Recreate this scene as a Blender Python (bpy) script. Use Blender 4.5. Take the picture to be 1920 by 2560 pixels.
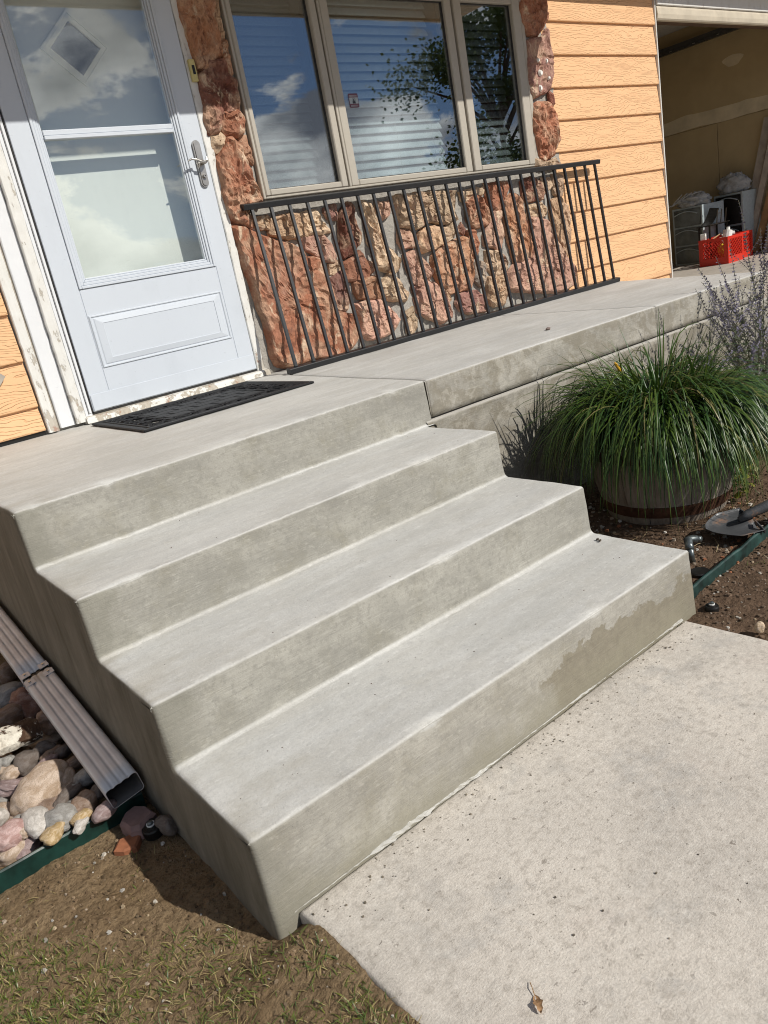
import bpy, math, random
import numpy as np
from mathutils import Vector, noise as mn, Matrix

for o in list(bpy.data.objects):
    bpy.data.objects.remove(o, do_unlink=True)
S = bpy.context.scene
COL = S.collection
rnd = random.Random(7)

# ------------------------------------------------------------------ camera
CAM = np.array([-1.141, -3.795, 0.466])
R = np.array([[0.7613, -0.6219, -0.1834], [-0.3319, -0.1311, -0.9341], [0.5569, 0.7720, -0.3062]])
u_, s_, v_ = np.linalg.svd(R); R = u_ @ v_
FPX = 1908.0                                   # focal length in pixels of the 1920 x 2560 photograph
cd = bpy.data.cameras.new('camera'); cam = bpy.data.objects.new('camera', cd); COL.objects.link(cam)
cd.sensor_fit = 'HORIZONTAL'; cd.sensor_width = 36.0; cd.lens = 36.0 * FPX / 1920.0
cd.clip_start = 0.02; cd.clip_end = 1500
cam.matrix_world = Matrix(((R[0][0], -R[1][0], -R[2][0], CAM[0]), (R[0][1], -R[1][1], -R[2][1], CAM[1]),
                           (R[0][2], -R[1][2], -R[2][2], CAM[2]), (0, 0, 0, 1)))
S.camera = cam
S.cycles.filter_width = 1.05
S.render.resolution_x = 768; S.render.resolution_y = 1024

# ------------------------------------------------------------------ sky, sun, exposure
SUN = Vector((0.30, -0.725, 0.620)).normalized()
S.view_settings.view_transform = 'Standard'; S.view_settings.look = 'None'
S.view_settings.exposure = 0.0; S.view_settings.gamma = 1.0; S.view_settings.use_curve_mapping = False
W = bpy.data.worlds.new('World'); S.world = W; W.use_nodes = True
nt = W.node_tree; nt.nodes.clear()
def wn(t, **k):
    n = nt.nodes.new(t)
    for a, b in k.items(): setattr(n, a, b)
    return n
sky = wn('ShaderNodeTexSky', sky_type='NISHITA', sun_disc=False)
sky.sun_elevation = math.asin(SUN.z); sky.sun_rotation = math.atan2(SUN.x, SUN.y)
sky.altitude = 1400; sky.air_density = 1.0; sky.dust_density = 0.15; sky.ozone_density = 2.0
bg = wn('ShaderNodeBackground'); bg.inputs[1].default_value = 0.068
CLOUD_AT = (1.3, 0.4, 0.35)
tc = wn('ShaderNodeTexCoord'); mp = wn('ShaderNodeMapping')
mp.inputs['Location'].default_value = CLOUD_AT; mp.inputs['Scale'].default_value = (1.0, 1.0, 1.9)
nz = wn('ShaderNodeTexNoise'); nz.inputs['Scale'].default_value = 5.0; nz.inputs['Detail'].default_value = 9; nz.inputs['Roughness'].default_value = 0.63
nz.inputs['Distortion'].default_value = 0.25
rp = wn('ShaderNodeValToRGB'); rp.color_ramp.elements[0].position = 0.508; rp.color_ramp.elements[1].position = 0.558
nz2 = wn('ShaderNodeTexNoise'); nz2.inputs['Scale'].default_value = 7.0; nz2.inputs['Detail'].default_value = 6
rc = wn('ShaderNodeValToRGB'); rc.color_ramp.elements[0].position = 0.38; rc.color_ramp.elements[1].position = 0.60
rc.color_ramp.elements[0].color = (3.4, 3.7, 4.4, 1); rc.color_ramp.elements[1].color = (17.0, 17.0, 16.6, 1)
mx = wn('ShaderNodeMix', data_type='RGBA')
wo = wn('ShaderNodeOutputWorld')
L = nt.links.new
L(tc.outputs['Generated'], mp.inputs[0]); L(mp.outputs[0], nz.inputs['Vector']); L(mp.outputs[0], nz2.inputs['Vector'])
sx = wn('ShaderNodeSeparateXYZ'); L(tc.outputs['Generated'], sx.inputs[0])
bz = wn('ShaderNodeMapRange'); bz.inputs['From Min'].default_value = 0.05; bz.inputs['From Max'].default_value = 0.34; bz.inputs['To Min'].default_value = 0.075; bz.inputs['To Max'].default_value = -0.02
L(sx.outputs[2], bz.inputs[0]); ad = wn('ShaderNodeMath', operation='ADD'); L(nz.outputs[0], ad.inputs[0]); L(bz.outputs[0], ad.inputs[1])
lift = wn('ShaderNodeVectorMath', operation='ADD'); lift.inputs[1].default_value = (0, 0, 0.16); L(tc.outputs['Generated'], lift.inputs[0])
nrm_ = wn('ShaderNodeVectorMath', operation='NORMALIZE'); L(lift.outputs[0], nrm_.inputs[0]); L(nrm_.outputs[0], sky.inputs[0])
L(ad.outputs[0], rp.inputs[0]); L(nz2.outputs[0], rc.inputs[0])
L(rp.outputs[0], mx.inputs[0]); L(sky.outputs[0], mx.inputs[6]); L(rc.outputs[0], mx.inputs[7])
L(mx.outputs[2], bg.inputs[0]); L(bg.outputs[0], wo.inputs[0])
sd = bpy.data.lights.new('sun', 'SUN'); sd.energy = 4.3; sd.angle = math.radians(0.53); sd.color = (1.0, 0.955, 0.88)
so = bpy.data.objects.new('sun', sd); COL.objects.link(so); so.rotation_euler = SUN.to_track_quat('Z', 'Y').to_euler()
so.location = (6, -14, 14)

# ------------------------------------------------------------------ helpers
def ray(u, v):
    return np.array([(u - 960) / FPX, (v - 1280) / FPX, 1.0]) @ R
def gz(u, v, z):
    d = ray(u, v); p = CAM + d * ((z - CAM[2]) / d[2]); return Vector(p)
def gy(u, v, y):
    d = ray(u, v); p = CAM + d * ((y - CAM[1]) / d[1]); return Vector(p)
def fbm(x, y, z, o=4, H=0.9, lac=2.0):
    return mn.fractal(Vector((x, y, z)), H, lac, o)

ORG = {}
def thing(name, label, cat, loc=(0, 0, 0), group=None):
    o = bpy.data.objects.new(name, None); o.empty_display_size = 0.05; o.location = loc; COL.objects.link(o)
    ORG[o] = Vector(loc); tag(o, label, cat, group); return o
def tag(o, label=None, cat=None, group=None, kind=None):
    if label: o['label'] = label
    if cat: o['category'] = cat
    if group: o['group'] = group
    if kind: o['kind'] = kind
    return o
def mk(name, V, F, m, parent=None, smooth=False, origin=None):
    """one mesh object from world-space vertices"""
    org = ORG.get(parent, Vector((0, 0, 0))) if parent is not None else Vector(origin or (0, 0, 0))
    me = bpy.data.meshes.new(name)
    me.from_pydata([(v[0] - org[0], v[1] - org[1], v[2] - org[2]) for v in V], [], F); me.update()
    mats = m if isinstance(m, list) else [m]
    for q in mats: me.materials.append(q)
    if smooth: me.polygons.foreach_set('use_smooth', [True] * len(me.polygons))
    o = bpy.data.objects.new(name, me); COL.objects.link(o)
    if parent is not None: o.parent = parent
    else: o.location = org
    ORG[o] = org
    return o
def dup(o, name=None, dloc=(0, 0, 0)):
    c = o.copy(); COL.objects.link(c); c.parent = o.parent; c.location = o.location + Vector(dloc); ORG[c] = ORG[o]; return c

class G:
    """geometry collector"""
    def __init__(s): s.V = []; s.F = []; s.MI = []
    def add(s, V, F, mi=0):
        b = len(s.V); s.V += [tuple(v) for v in V]; s.F += [tuple(i + b for i in f) for f in F]; s.MI += [mi] * len(F); return s
    def box(s, a, b, bev=0.0, mi=0):
        x0, y0, z0 = [min(a[i], b[i]) for i in range(3)]; x1, y1, z1 = [max(a[i], b[i]) for i in range(3)]
        if bev <= 0:
            V = [(x0, y0, z0), (x1, y0, z0), (x1, y1, z0), (x0, y1, z0), (x0, y0, z1), (x1, y0, z1), (x1, y1, z1), (x0, y1, z1)]
            F = [(0, 3, 2, 1), (4, 5, 6, 7), (0, 1, 5, 4), (1, 2, 6, 5), (2, 3, 7, 6), (3, 0, 4, 7)]
            return s.add(V, F, mi)
        c = bev; V = []; idx = {}
        for sx in (0, 1):
            for sy in (0, 1):
                for sz in (0, 1):
                    X = (x0, x1)[sx]; Y = (y0, y1)[sy]; Z = (z0, z1)[sz]
                    ix = c if sx == 0 else -c; iy = c if sy == 0 else -c; iz = c if sz == 0 else -c
                    idx[(sx, sy, sz, 'x')] = len(V); V.append((X, Y + iy, Z + iz))
                    idx[(sx, sy, sz, 'y')] = len(V); V.append((X + ix, Y, Z + iz))
                    idx[(sx, sy, sz, 'z')] = len(V); V.append((X + ix, Y + iy, Z))
        F = []
        def q(l): F.append(tuple(l))
        for sx in (0, 1):
            l = [idx[(sx, a, b, 'x')] for a, b in ((0, 0), (0, 1), (1, 1), (1, 0))]; q(l if sx == 0 else l[::-1])
        for sy in (0, 1):
            l = [idx[(a, sy, b, 'y')] for a, b in ((0, 0), (1, 0), (1, 1), (0, 1))]; q(l if sy == 0 else l[::-1])
        for sz in (0, 1):
            l = [idx[(a, b, sz, 'z')] for a, b in ((0, 0), (0, 1), (1, 1), (1, 0))]; q(l if sz == 0 else l[::-1])
        for sx in (0, 1):
            for sy in (0, 1): 
                l = [idx[(sx, sy, 0, 'x')], idx[(sx, sy, 0, 'y')], idx[(sx, sy, 1, 'y')], idx[(sx, sy, 1, 'x')]]; q(l if sx == sy else l[::-1])
            for sz in (0, 1):
                l = [idx[(sx, 0, sz, 'x')], idx[(sx, 1, sz, 'x')], idx[(sx, 1, sz, 'z')], idx[(sx, 0, sz, 'z')]]; q(l if sx == sz else l[::-1])
        for sy in (0, 1):
            for sz in (0, 1):
                l = [idx[(0, sy, sz, 'y')], idx[(0, sy, sz, 'z')], idx[(1, sy, sz, 'z')], idx[(1, sy, sz, 'y')]]; q(l if sy == sz else l[::-1])
        for k in [(a, b, c2) for a in (0, 1) for b in (0, 1) for c2 in (0, 1)]:
            l = [idx[k + ('x',)], idx[k + ('y',)], idx[k + ('z',)]]; q(l if (k[0] + k[1] + k[2]) % 2 == 0 else l[::-1])
        return s.add(V, F, mi)
    def bar(s, p, q, w, h=None, up=(0, 0, 1), mi=0, bev=0.0):
        """square bar between two points"""
        p = Vector(p); q = Vector(q); d = (q - p).normalized(); h = h or w
        a = d.cross(Vector(up))
        if a.length < 1e-4: a = d.cross(Vector((1, 0, 0)))
        a.normalize(); b = a.cross(d).normalized()
        sec = [(-1, -1), (1, -1), (1, 1), (-1, 1)]
        if bev > 0:
            e = 1 - 2 * bev / w; f = 1 - 2 * bev / h
            sec = [(-e, -1), (e, -1), (1, -f), (1, f), (e, 1), (-e, 1), (-1, f), (-1, -f)]
        n = len(sec)
        V = [t + a * (i * w / 2) + b * (j * h / 2) for t in (p, q) for i, j in sec]
        F = [tuple(range(n))[::-1], tuple(range(n, 2 * n))] + [(i, (i + 1) % n, n + (i + 1) % n, n + i) for i in range(n)]
        return s.add(V, F, mi)
    def tube(s, pts, r, n=8, mi=0, cap=True):
        pts = [Vector(p) for p in pts]; rs = r if isinstance(r, (list, tuple)) else [r] * len(pts)
        V = []; F = []; up = Vector((0, 0, 1)); a = None
        for i, p in enumerate(pts):
            d = (pts[min(i + 1, len(pts) - 1)] - pts[max(i - 1, 0)]).normalized()
            if a is None:
                a = d.cross(up)
                if a.length < 1e-3: a = d.cross(Vector((1, 0, 0)))
            else: a = a - d * a.dot(d)
            a.normalize(); b = d.cross(a)
            V += [p + (a * math.cos(2 * math.pi * k / n) + b * math.sin(2 * math.pi * k / n)) * rs[i] for k in range(n)]
        for i in range(len(pts) - 1):
            for k in range(n): F.append((i * n + k, i * n + (k + 1) % n, (i + 1) * n + (k + 1) % n, (i + 1) * n + k))
        if cap: F += [tuple(range(n))[::-1], tuple(range((len(pts) - 1) * n, len(pts) * n))]
        return s.add(V, F, mi)
    def lathe(s, c, prof, n=24, mi=0):
        """prof: list of (r, z) from axis out and round; about a vertical axis at c"""
        V = []; F = []
        for r, z in prof: V += [(c[0] + r * math.cos(2 * math.pi * k / n), c[1] + r * math.sin(2 * math.pi * k / n), c[2] + z) for k in range(n)]
        for i in range(len(prof) - 1):
            for k in range(n): F.append((i * n + k, i * n + (k + 1) % n, (i + 1) * n + (k + 1) % n, (i + 1) * n + k))
        return s.add(V, F, mi)
    def prism(s, poly, axis, lo, hi, mi=0):
        """poly in the two other axes, extruded along axis between lo and hi"""
        n = len(poly)
        def P(a, b, t): return {0: (t, a, b), 1: (a, t, b), 2: (a, b, t)}[axis]
        V = [P(a, b, lo) for a, b in poly] + [P(a, b, hi) for a, b in poly]
        F = [tuple(range(n)), tuple(range(n, 2 * n))[::-1]] + [(i, n + i, n + (i + 1) % n, (i + 1) % n) for i in range(n)]
        return s.add(V, F, mi)
    def out(s, name, m, parent=None, smooth=False, origin=None):
        o = mk(name, s.V, s.F, m, parent, smooth, origin)
        if any(s.MI): o.data.polygons.foreach_set('material_index', s.MI)
        return o

# ------------------------------------------------------------------ materials
class M:
    def __init__(s, name, rough=0.6, spec=0.4, metal=0.0):
        s.m = bpy.data.materials.new(name); s.m.use_nodes = True; s.t = s.m.node_tree
        s.b = s.t.nodes['Principled BSDF']; s.o = s.t.nodes['Material Output']
        s.b.inputs['Roughness'].default_value = rough; s.b.inputs['Specular IOR Level'].default_value = spec; s.b.inputs['Metallic'].default_value = metal
        s._p = None
    def n(s, t, **k):
        x = s.t.nodes.new(t)
        for a, b in k.items(): setattr(x, a, b)
        return x
    def L(s, a, b): s.t.links.new(a, b)
    def put(s, sock, v):
        if isinstance(v, (int, float)): sock.default_value = v
        elif isinstance(v, tuple): sock.default_value = v if len(v) == 4 or sock.type == 'VECTOR' else (*v, 1)
        else: s.L(v, sock)
    def pos(s):
        if s._p is None: s._p = s.n('ShaderNodeNewGeometry')
        return s._p.outputs['Position']
    def nrm(s):
        s.pos(); return s._p.outputs['Normal']
    def obj(s): return s.n('ShaderNodeTexCoord').outputs['Object']
    def oi(s, k): return s.n('ShaderNodeObjectInfo').outputs[k]
    def sc(s, v, scale, loc=(0, 0, 0), rot=(0, 0, 0)):
        x = s.n('ShaderNodeMapping'); s.L(v, x.inputs[0]); x.inputs['Scale'].default_value = scale; x.inputs['Location'].default_value = loc; x.inputs['Rotation'].default_value = rot; return x.outputs[0]
    def vadd(s, a, b):
        x = s.n('ShaderNodeVectorMath', operation='ADD'); s.put(x.inputs[0], a); s.put(x.inputs[1], b); return x.outputs[0]
    def noise(s, v, scale, detail=4, rough=0.55, dist=0.0):
        x = s.n('ShaderNodeTexNoise'); s.L(v, x.inputs['Vector']); x.inputs['Scale'].default_value = scale; x.inputs['Detail'].default_value = detail
        x.inputs['Roughness'].default_value = rough; x.inputs['Distortion'].default_value = dist; return x.outputs[0]
    def voro(s, v, scale, feat='F1', out='Distance', rnd_=1.0):
        x = s.n('ShaderNodeTexVoronoi', feature=feat); s.L(v, x.inputs['Vector']); x.inputs['Scale'].default_value = scale; x.inputs['Randomness'].default_value = rnd_; return x.outputs[out]
    def ramp(s, f, stops, interp='LINEAR'):
        x = s.n('ShaderNodeValToRGB'); s.put(x.inputs[0], f); e = x.color_ramp.elements; x.color_ramp.interpolation = interp
        while len(e) < len(stops): e.new(0.5)
        for i, (p, c) in enumerate(stops):
            e[i].position = p; e[i].color = (c, c, c, 1) if isinstance(c, (int, float)) else (*c, 1)
        return x.outputs[0]
    def mix(s, f, a, b, mode='MIX'):
        x = s.n('ShaderNodeMix', data_type='RGBA', blend_type=mode); s.put(x.inputs[0], f); s.put(x.inputs[6], a); s.put(x.inputs[7], b); return x.outputs[2]
    def math(s, op, a, b=0.0, c=0.0):
        x = s.n('ShaderNodeMath', operation=op); s.put(x.inputs[0], a); s.put(x.inputs[1], b); s.put(x.inputs[2], c); return x.outputs[0]
    def sep(s, v):
        x = s.n('ShaderNodeSeparateXYZ'); s.L(v, x.inputs[0]); return x.outputs
    def bump(s, h, strength=0.5, dist=0.01, prev=None):
        x = s.n('ShaderNodeBump'); s.L(h, x.inputs['Height']); x.inputs['Strength'].default_value = strength; x.inputs['Distance'].default_value = dist
        if prev is not None: s.L(prev, x.inputs['Normal'])
        s.L(x.outputs[0], s.b.inputs['Normal']); return x.outputs[0]
    def col(s, c): s.put(s.b.inputs['Base Color'], c); return s
    def rgh(s, c): s.put(s.b.inputs['Roughness'], c); return s

def plain(name, c, rough=0.5, spec=0.4, metal=0.0, var=0.06, scale=30, bump=0.0):
    m = M(name, rough, spec, metal); f = m.noise(m.pos(), scale, 5, 0.6)
    lo = tuple(x * (1 - var * 2) for x in c); hi = tuple(min(1, x * (1 + var * 2)) for x in c)
    m.col(m.ramp(f, [(0.3, lo), (0.7, hi)]))
    if bump: m.bump(f, bump, 0.004)
    return m.m

def concrete(name, top, face, wet=False, mott=0.0):
    """trowelled treads (pale, faint streaks) and broomed faces (horizontal grooves, greyer)"""
    m = M(name, 0.86, 0.25); p = m.pos(); nz = m.sep(m.nrm())
    big = m.noise(p, 2.3, 5, 0.6); mid = m.noise(m.sc(p, (3, 14, 14)), 1.0, 5, 0.6); fine = m.noise(p, 190, 3, 0.6)
    blot = m.noise(p, 9, 6, 0.62)
    pit = m.ramp(m.voro(p, 95), [(0.04, 1.0), (0.11, 0.0)]); pitm = m.ramp(m.noise(p, 14, 2), [(0.55, 0.0), (0.68, 1.0)])
    pit = m.math('MULTIPLY', pit, pitm)
    a = m.mix(m.ramp(big, [(0.3, 0.0), (0.7, 1.0)]), tuple(x * 0.84 for x in top), tuple(min(1, x * 1.10) for x in top))
    a = m.mix(m.ramp(mid, [(0.38, 0.45), (0.62, 0.0)]), a, tuple(x * k for x, k in zip(top, (0.80, 0.77, 0.72))))
    a = m.mix(m.ramp(blot, [(0.55, 0.0), (0.75, 0.5)]), a, tuple(x * k for x, k in zip(top, (0.77, 0.74, 0.68))))
    sp = m.ramp(m.noise(p, 30, 4, 0.7), [(0.62, 0.0), (0.74, 0.35)])
    a = m.mix(sp, a, tuple(min(1, x * 1.25) for x in top))
    tm = m.noise(m.sc(p, (9, 22, 9), rot=(0, 0, 0.2)), 1.0, 8, 0.72)
    a = m.mix(m.ramp(tm, [(0.36, 0.38), (0.50, 0.0)]), a, tuple(x * 0.74 for x in top)); a = m.mix(m.ramp(tm, [(0.54, 0.0), (0.68, 0.35)]), a, tuple(min(1, x * 1.18) for x in top))
    g1 = m.noise(p, 62, 5, 0.72); g2 = m.noise(m.sc(p, (38, 105, 105), rot=(0, 0, 0.1)), 1.0, 4, 0.7)
    a = m.mix(m.ramp(g1, [(0.36, 0.42), (0.49, 0.0)]), a, tuple(x * 0.72 for x in top)); a = m.mix(m.ramp(g2, [(0.55, 0.0), (0.68, 0.5)]), a, tuple(min(1, x * 1.22) for x in top))
    pin = m.math('MULTIPLY', m.ramp(m.voro(p, 150), [(0.10, 1.0), (0.17, 0.0)]), m.ramp(m.noise(p, 23, 3), [(0.54, 0.0), (0.62, 0.8)]))
    a = m.mix(pin, a, tuple(x * 0.45 for x in top))
    broom = m.noise(m.sc(p, (9, 9, 210)), 1.0, 4, 0.65)
    f = m.mix(m.ramp(m.noise(m.sc(p, (1.3, 1.3, 4)), 2.6, 6, 0.62), [(0.33, 0.0), (0.66, 1.0)]), tuple(x * 0.80 for x in face), tuple(x * 1.20 for x in face))
    f = m.mix(m.ramp(blot, [(0.5, 0.0), (0.72, 0.7)]), f, tuple(x * k for x, k in zip(face, (0.72, 0.70, 0.62))))
    f = m.mix(m.ramp(g1, [(0.37, 0.5), (0.50, 0.0)]), f, tuple(x * 0.66 for x in face)); f = m.mix(m.ramp(g2, [(0.54, 0.0), (0.68, 0.5)]), f, tuple(min(1, x * 1.35) for x in face))
    f = m.mix(pin, f, tuple(x * 0.5 for x in face))
    f = m.mix(m.math('MULTIPLY', m.ramp(broom, [(0.38, 0.5), (0.56, 0.0)]), m.ramp(m.noise(p, 6, 4), [(0.4, 0.15), (0.6, 0.8)])), f, tuple(x * 0.74 for x in face))
    f = m.mix(m.ramp(m.noise(m.vadd(p, (9.0, 2.0, 4.0)), 16, 8, 0.72), [(0.50, 0.0), (0.66, 0.55)]), f, tuple(x * 0.78 for x in face))
    if mott:
        mo = m.noise(m.sc(p, (1, 1, 1.3)), 6.5, 9, 0.72, 0.4)
        f = m.mix(m.ramp(mo, [(0.47, 0.0), (0.54, mott)]), f, tuple(x * k for x, k in zip(face, (0.60, 0.56, 0.48))))
        f = m.mix(m.ramp(m.noise(m.vadd(p, (3.1, 0.0, 1.7)), 10, 8, 0.7, 0.3), [(0.54, 0.0), (0.60, mott * .7)]), f, tuple(min(1, x * 1.45) for x in face))
    if wet:
        xyz = m.sep(p)
        # lighter dry band above, darker damp area low on the right half, its edge torn
        edge = m.noise(m.sc(p, (1, 1, 1)), 11, 7, 0.66)
        lim = m.math('ADD', m.math('MULTIPLY', m.math('SUBTRACT', edge, 0.5), 0.22), xyz[2])
        low = m.ramp(m.math('MULTIPLY_ADD', lim, 4.0, 3.05), [(0.76, 1.0), (0.79, 0.0)])
        right = m.ramp(m.math('MULTIPLY_ADD', m.math('ADD', xyz[0], m.math('MULTIPLY', edge, 0.35)), 1.0, 0.2), [(0.44, 0.0), (0.50, 1.0)])
        dm = m.math('MULTIPLY', low, right)
        f = m.mix(m.math('MULTIPLY', dm, 0.9), f, m.mix(m.ramp(m.noise(p, 40, 6, .7), [(.35, 0.0), (.65, 1.0)]), tuple(x * k for x, k in zip(face, (0.54, 0.50, 0.42))), tuple(x * k for x, k in zip(face, (0.70, 0.66, 0.56)))))
        base = m.ramp(m.math('MULTIPLY_ADD', lim, 4.0, 3.05), [(0.30, 0.6), (0.62, 0.0)])
        f = m.mix(base, f, tuple(x * k for x, k in zip(face, (0.72, 0.70, 0.58))))
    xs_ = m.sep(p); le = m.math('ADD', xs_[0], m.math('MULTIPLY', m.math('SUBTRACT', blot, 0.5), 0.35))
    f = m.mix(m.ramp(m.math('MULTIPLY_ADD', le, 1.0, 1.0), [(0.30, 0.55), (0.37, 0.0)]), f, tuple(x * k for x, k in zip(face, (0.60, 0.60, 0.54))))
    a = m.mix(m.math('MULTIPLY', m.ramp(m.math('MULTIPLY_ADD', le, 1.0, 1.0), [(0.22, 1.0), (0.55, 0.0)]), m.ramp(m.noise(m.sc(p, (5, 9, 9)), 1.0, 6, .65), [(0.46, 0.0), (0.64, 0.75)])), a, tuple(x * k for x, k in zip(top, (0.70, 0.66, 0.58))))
    wide = m.noise(m.sc(p, (1.1, 5, 5)), 1.0, 6, 0.68)
    a = m.mix(m.ramp(wide, [(0.52, 0.0), (0.68, 0.5)]), a, tuple(x * k for x, k in zip(top, (0.76, 0.75, 0.72))))
    a = m.mix(m.ramp(wide, [(0.30, 0.4), (0.46, 0.0)]), a, tuple(min(1, x * 1.16) for x in top))
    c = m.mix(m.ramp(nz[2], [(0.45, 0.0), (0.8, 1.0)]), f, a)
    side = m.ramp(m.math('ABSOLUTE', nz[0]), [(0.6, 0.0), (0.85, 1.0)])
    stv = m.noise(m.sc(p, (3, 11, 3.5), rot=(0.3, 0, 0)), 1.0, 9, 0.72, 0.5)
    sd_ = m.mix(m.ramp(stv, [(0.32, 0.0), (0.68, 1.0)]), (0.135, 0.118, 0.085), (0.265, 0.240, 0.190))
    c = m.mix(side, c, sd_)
    c = m.mix(m.math('MULTIPLY', pit, 0.55), c, (0.12, 0.11, 0.10))
    m.col(m.mix(m.ramp(fine, [(0.3, 0.16), (0.55, 0.0)]), c, (0.22, 0.21, 0.19)))
    h = m.math('ADD', m.math('MULTIPLY', fine, 0.35), m.math('MULTIPLY', blot, 0.5))
    gm = m.ramp(nz[2], [(0.4, 1.0), (0.8, 0.0)])
    h = m.math('ADD', h, m.math('MULTIPLY', m.math('MULTIPLY', broom, gm), 0.8))
    h = m.math('SUBTRACT', h, m.math('MULTIPLY', pit, 1.2))
    m.bump(h, 0.45, 0.004); return m.m

MAT = {}
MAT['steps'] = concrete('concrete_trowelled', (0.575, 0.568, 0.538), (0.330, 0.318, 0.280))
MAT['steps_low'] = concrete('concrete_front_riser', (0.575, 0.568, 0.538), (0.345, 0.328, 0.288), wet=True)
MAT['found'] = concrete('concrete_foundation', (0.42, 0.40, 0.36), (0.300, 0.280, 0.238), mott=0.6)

def m_walk():
    m = M('concrete_sidewalk', 0.9, 0.2); p = m.pos()
    a = m.mix(m.ramp(m.noise(p, 2.2, 5), [(0.35, 0.0), (0.65, 1.0)]), (0.56, 0.515, 0.455), (0.70, 0.64, 0.56))
    a = m.mix(m.ramp(m.noise(p, 7, 5, 0.65), [(0.56, 0.0), (0.74, 0.6)]), a, (0.40, 0.375, 0.34))
    g = m.noise(m.sc(p, (60, 150, 60), rot=(0, 0, 0.12)), 1.0, 4, 0.65)
    a = m.mix(m.ramp(g, [(0.3, 0.30), (0.5, 0.0)]), a, (0.36, 0.33, 0.29))
    v = m.n('ShaderNodeTexVoronoi'); v.inputs['Scale'].default_value = 74
    wv = m.n('ShaderNodeTexNoise'); wv.inputs['Scale'].default_value = 120; wv.inputs['Detail'].default_value = 3; m.L(p, wv.inputs['Vector'])
    wm = m.n('ShaderNodeVectorMath', operation='MULTIPLY_ADD'); m.L(wv.outputs['Color'], wm.inputs[0]); wm.inputs[1].default_value = (.022, .022, .022); m.L(p, wm.inputs[2])
    m.L(m.sc(wm.outputs[0], (0.72, 1.5, 1)), v.inputs['Vector'])
    r = m.sep(v.outputs['Color'])
    on = m.math('GREATER_THAN', r[0], m.ramp(m.noise(p, 2.8, 3), [(0.35, 0.95), (0.65, 0.70)]))
    sz = m.math('MULTIPLY_ADD', m.math('MULTIPLY', r[1], r[1]), 0.26, 0.11)
    pit = m.math('MULTIPLY', on, m.math('LESS_THAN', v.outputs['Distance'], sz))
    a = m.mix(m.math('MULTIPLY', pit, m.ramp(r[2], [(0.0, 0.35), (1.0, 0.9)])), a, (0.16, 0.13, 0.105))
    a = m.mix(m.ramp(m.noise(p, 4.2, 6, 0.7), [(0.55, 0.0), (0.70, 0.75)]), a, (0.42, 0.405, 0.38))
    a = m.mix(m.ramp(m.noise(m.vadd(p, (5.0, 3.0, 0.0)), 3.1, 5, 0.6), [(0.56, 0.0), (0.70, 0.45)]), a, (0.56, 0.475, 0.41))
    sp2 = m.math('MULTIPLY', m.ramp(m.noise(m.sc(p, (130, 210, 100)), 1.0, 2, 0.6), [(0.66, 0.0), (0.70, 1.0)]), m.ramp(m.noise(p, 5, 4), [(0.45, 0.1), (0.65, 0.8)]))
    a = m.mix(sp2, a, (0.22, 0.19, 0.155))
    fine = m.noise(p, 240, 3, 0.7)
    w1 = m.noise(p, 55, 5, 0.72); a = m.mix(m.ramp(w1, [(0.36, 0.5), (0.48, 0.0)]), a, (0.36, 0.32, 0.27)); a = m.mix(m.ramp(w1, [(0.54, 0.0), (0.68, 0.5)]), a, (0.80, 0.75, 0.67))
    m.col(m.mix(m.ramp(fine, [(0.3, 0.4), (0.6, 0.0)]), a, (0.30, 0.275, 0.24)))
    h = m.math('ADD', m.math('MULTIPLY', fine, 0.7), m.math('MULTIPLY', g, 0.6)); h = m.math('SUBTRACT', h, m.math('MULTIPLY', pit, 1.6))
    m.bump(h, 0.45, 0.0035); return m.m
MAT['walk'] = m_walk()

def m_siding():
    m = M('painted_siding', 0.62, 0.35); p = m.pos(); rv = m.oi('Random')
    q = m.n('ShaderNodeCombineXYZ'); m.L(m.math('MULTIPLY', rv, 37.0), q.inputs[0]); m.L(m.math('MULTIPLY', rv, 19.0), q.inputs[2])
    v = m.vadd(p, q.outputs[0])
    warp = m.noise(m.sc(v, (1.7, 1, 6)), 1.0, 3, 0.5)
    xyz = m.sep(v)
    ph = m.math('ADD', m.math('MULTIPLY', xyz[2], 62.0), m.math('MULTIPLY', warp, 15.0))
    ph = m.math('ADD', ph, m.math('MULTIPLY', m.noise(m.sc(v, (14, 1, 40)), 1.0, 2), 1.1))
    fr = m.math('FRACT', ph); line = m.ramp(fr, [(0.0, 1.0), (0.10, 0.0), (0.90, 0.0), (1.0, 1.0)])
    brk = m.ramp(m.noise(m.sc(v, (4, 1, 60)), 1.0, 2), [(0.38, 0.0), (0.50, 1.0)])
    line = m.math('MULTIPLY', line, brk)
    base = m.mix(m.noise(v, 1.6, 4), (0.735, 0.438, 0.228), (0.80, 0.488, 0.265))
    m.col(m.mix(m.math('MULTIPLY', line, 0.25), base, (0.40, 0.19, 0.065)))
    m.bump(m.math('SUBTRACT', m.math('MULTIPLY', m.noise(v, 90, 3), 0.12), line), 0.8, 0.004); return m.m
MAT['siding'] = m_siding()

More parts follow.
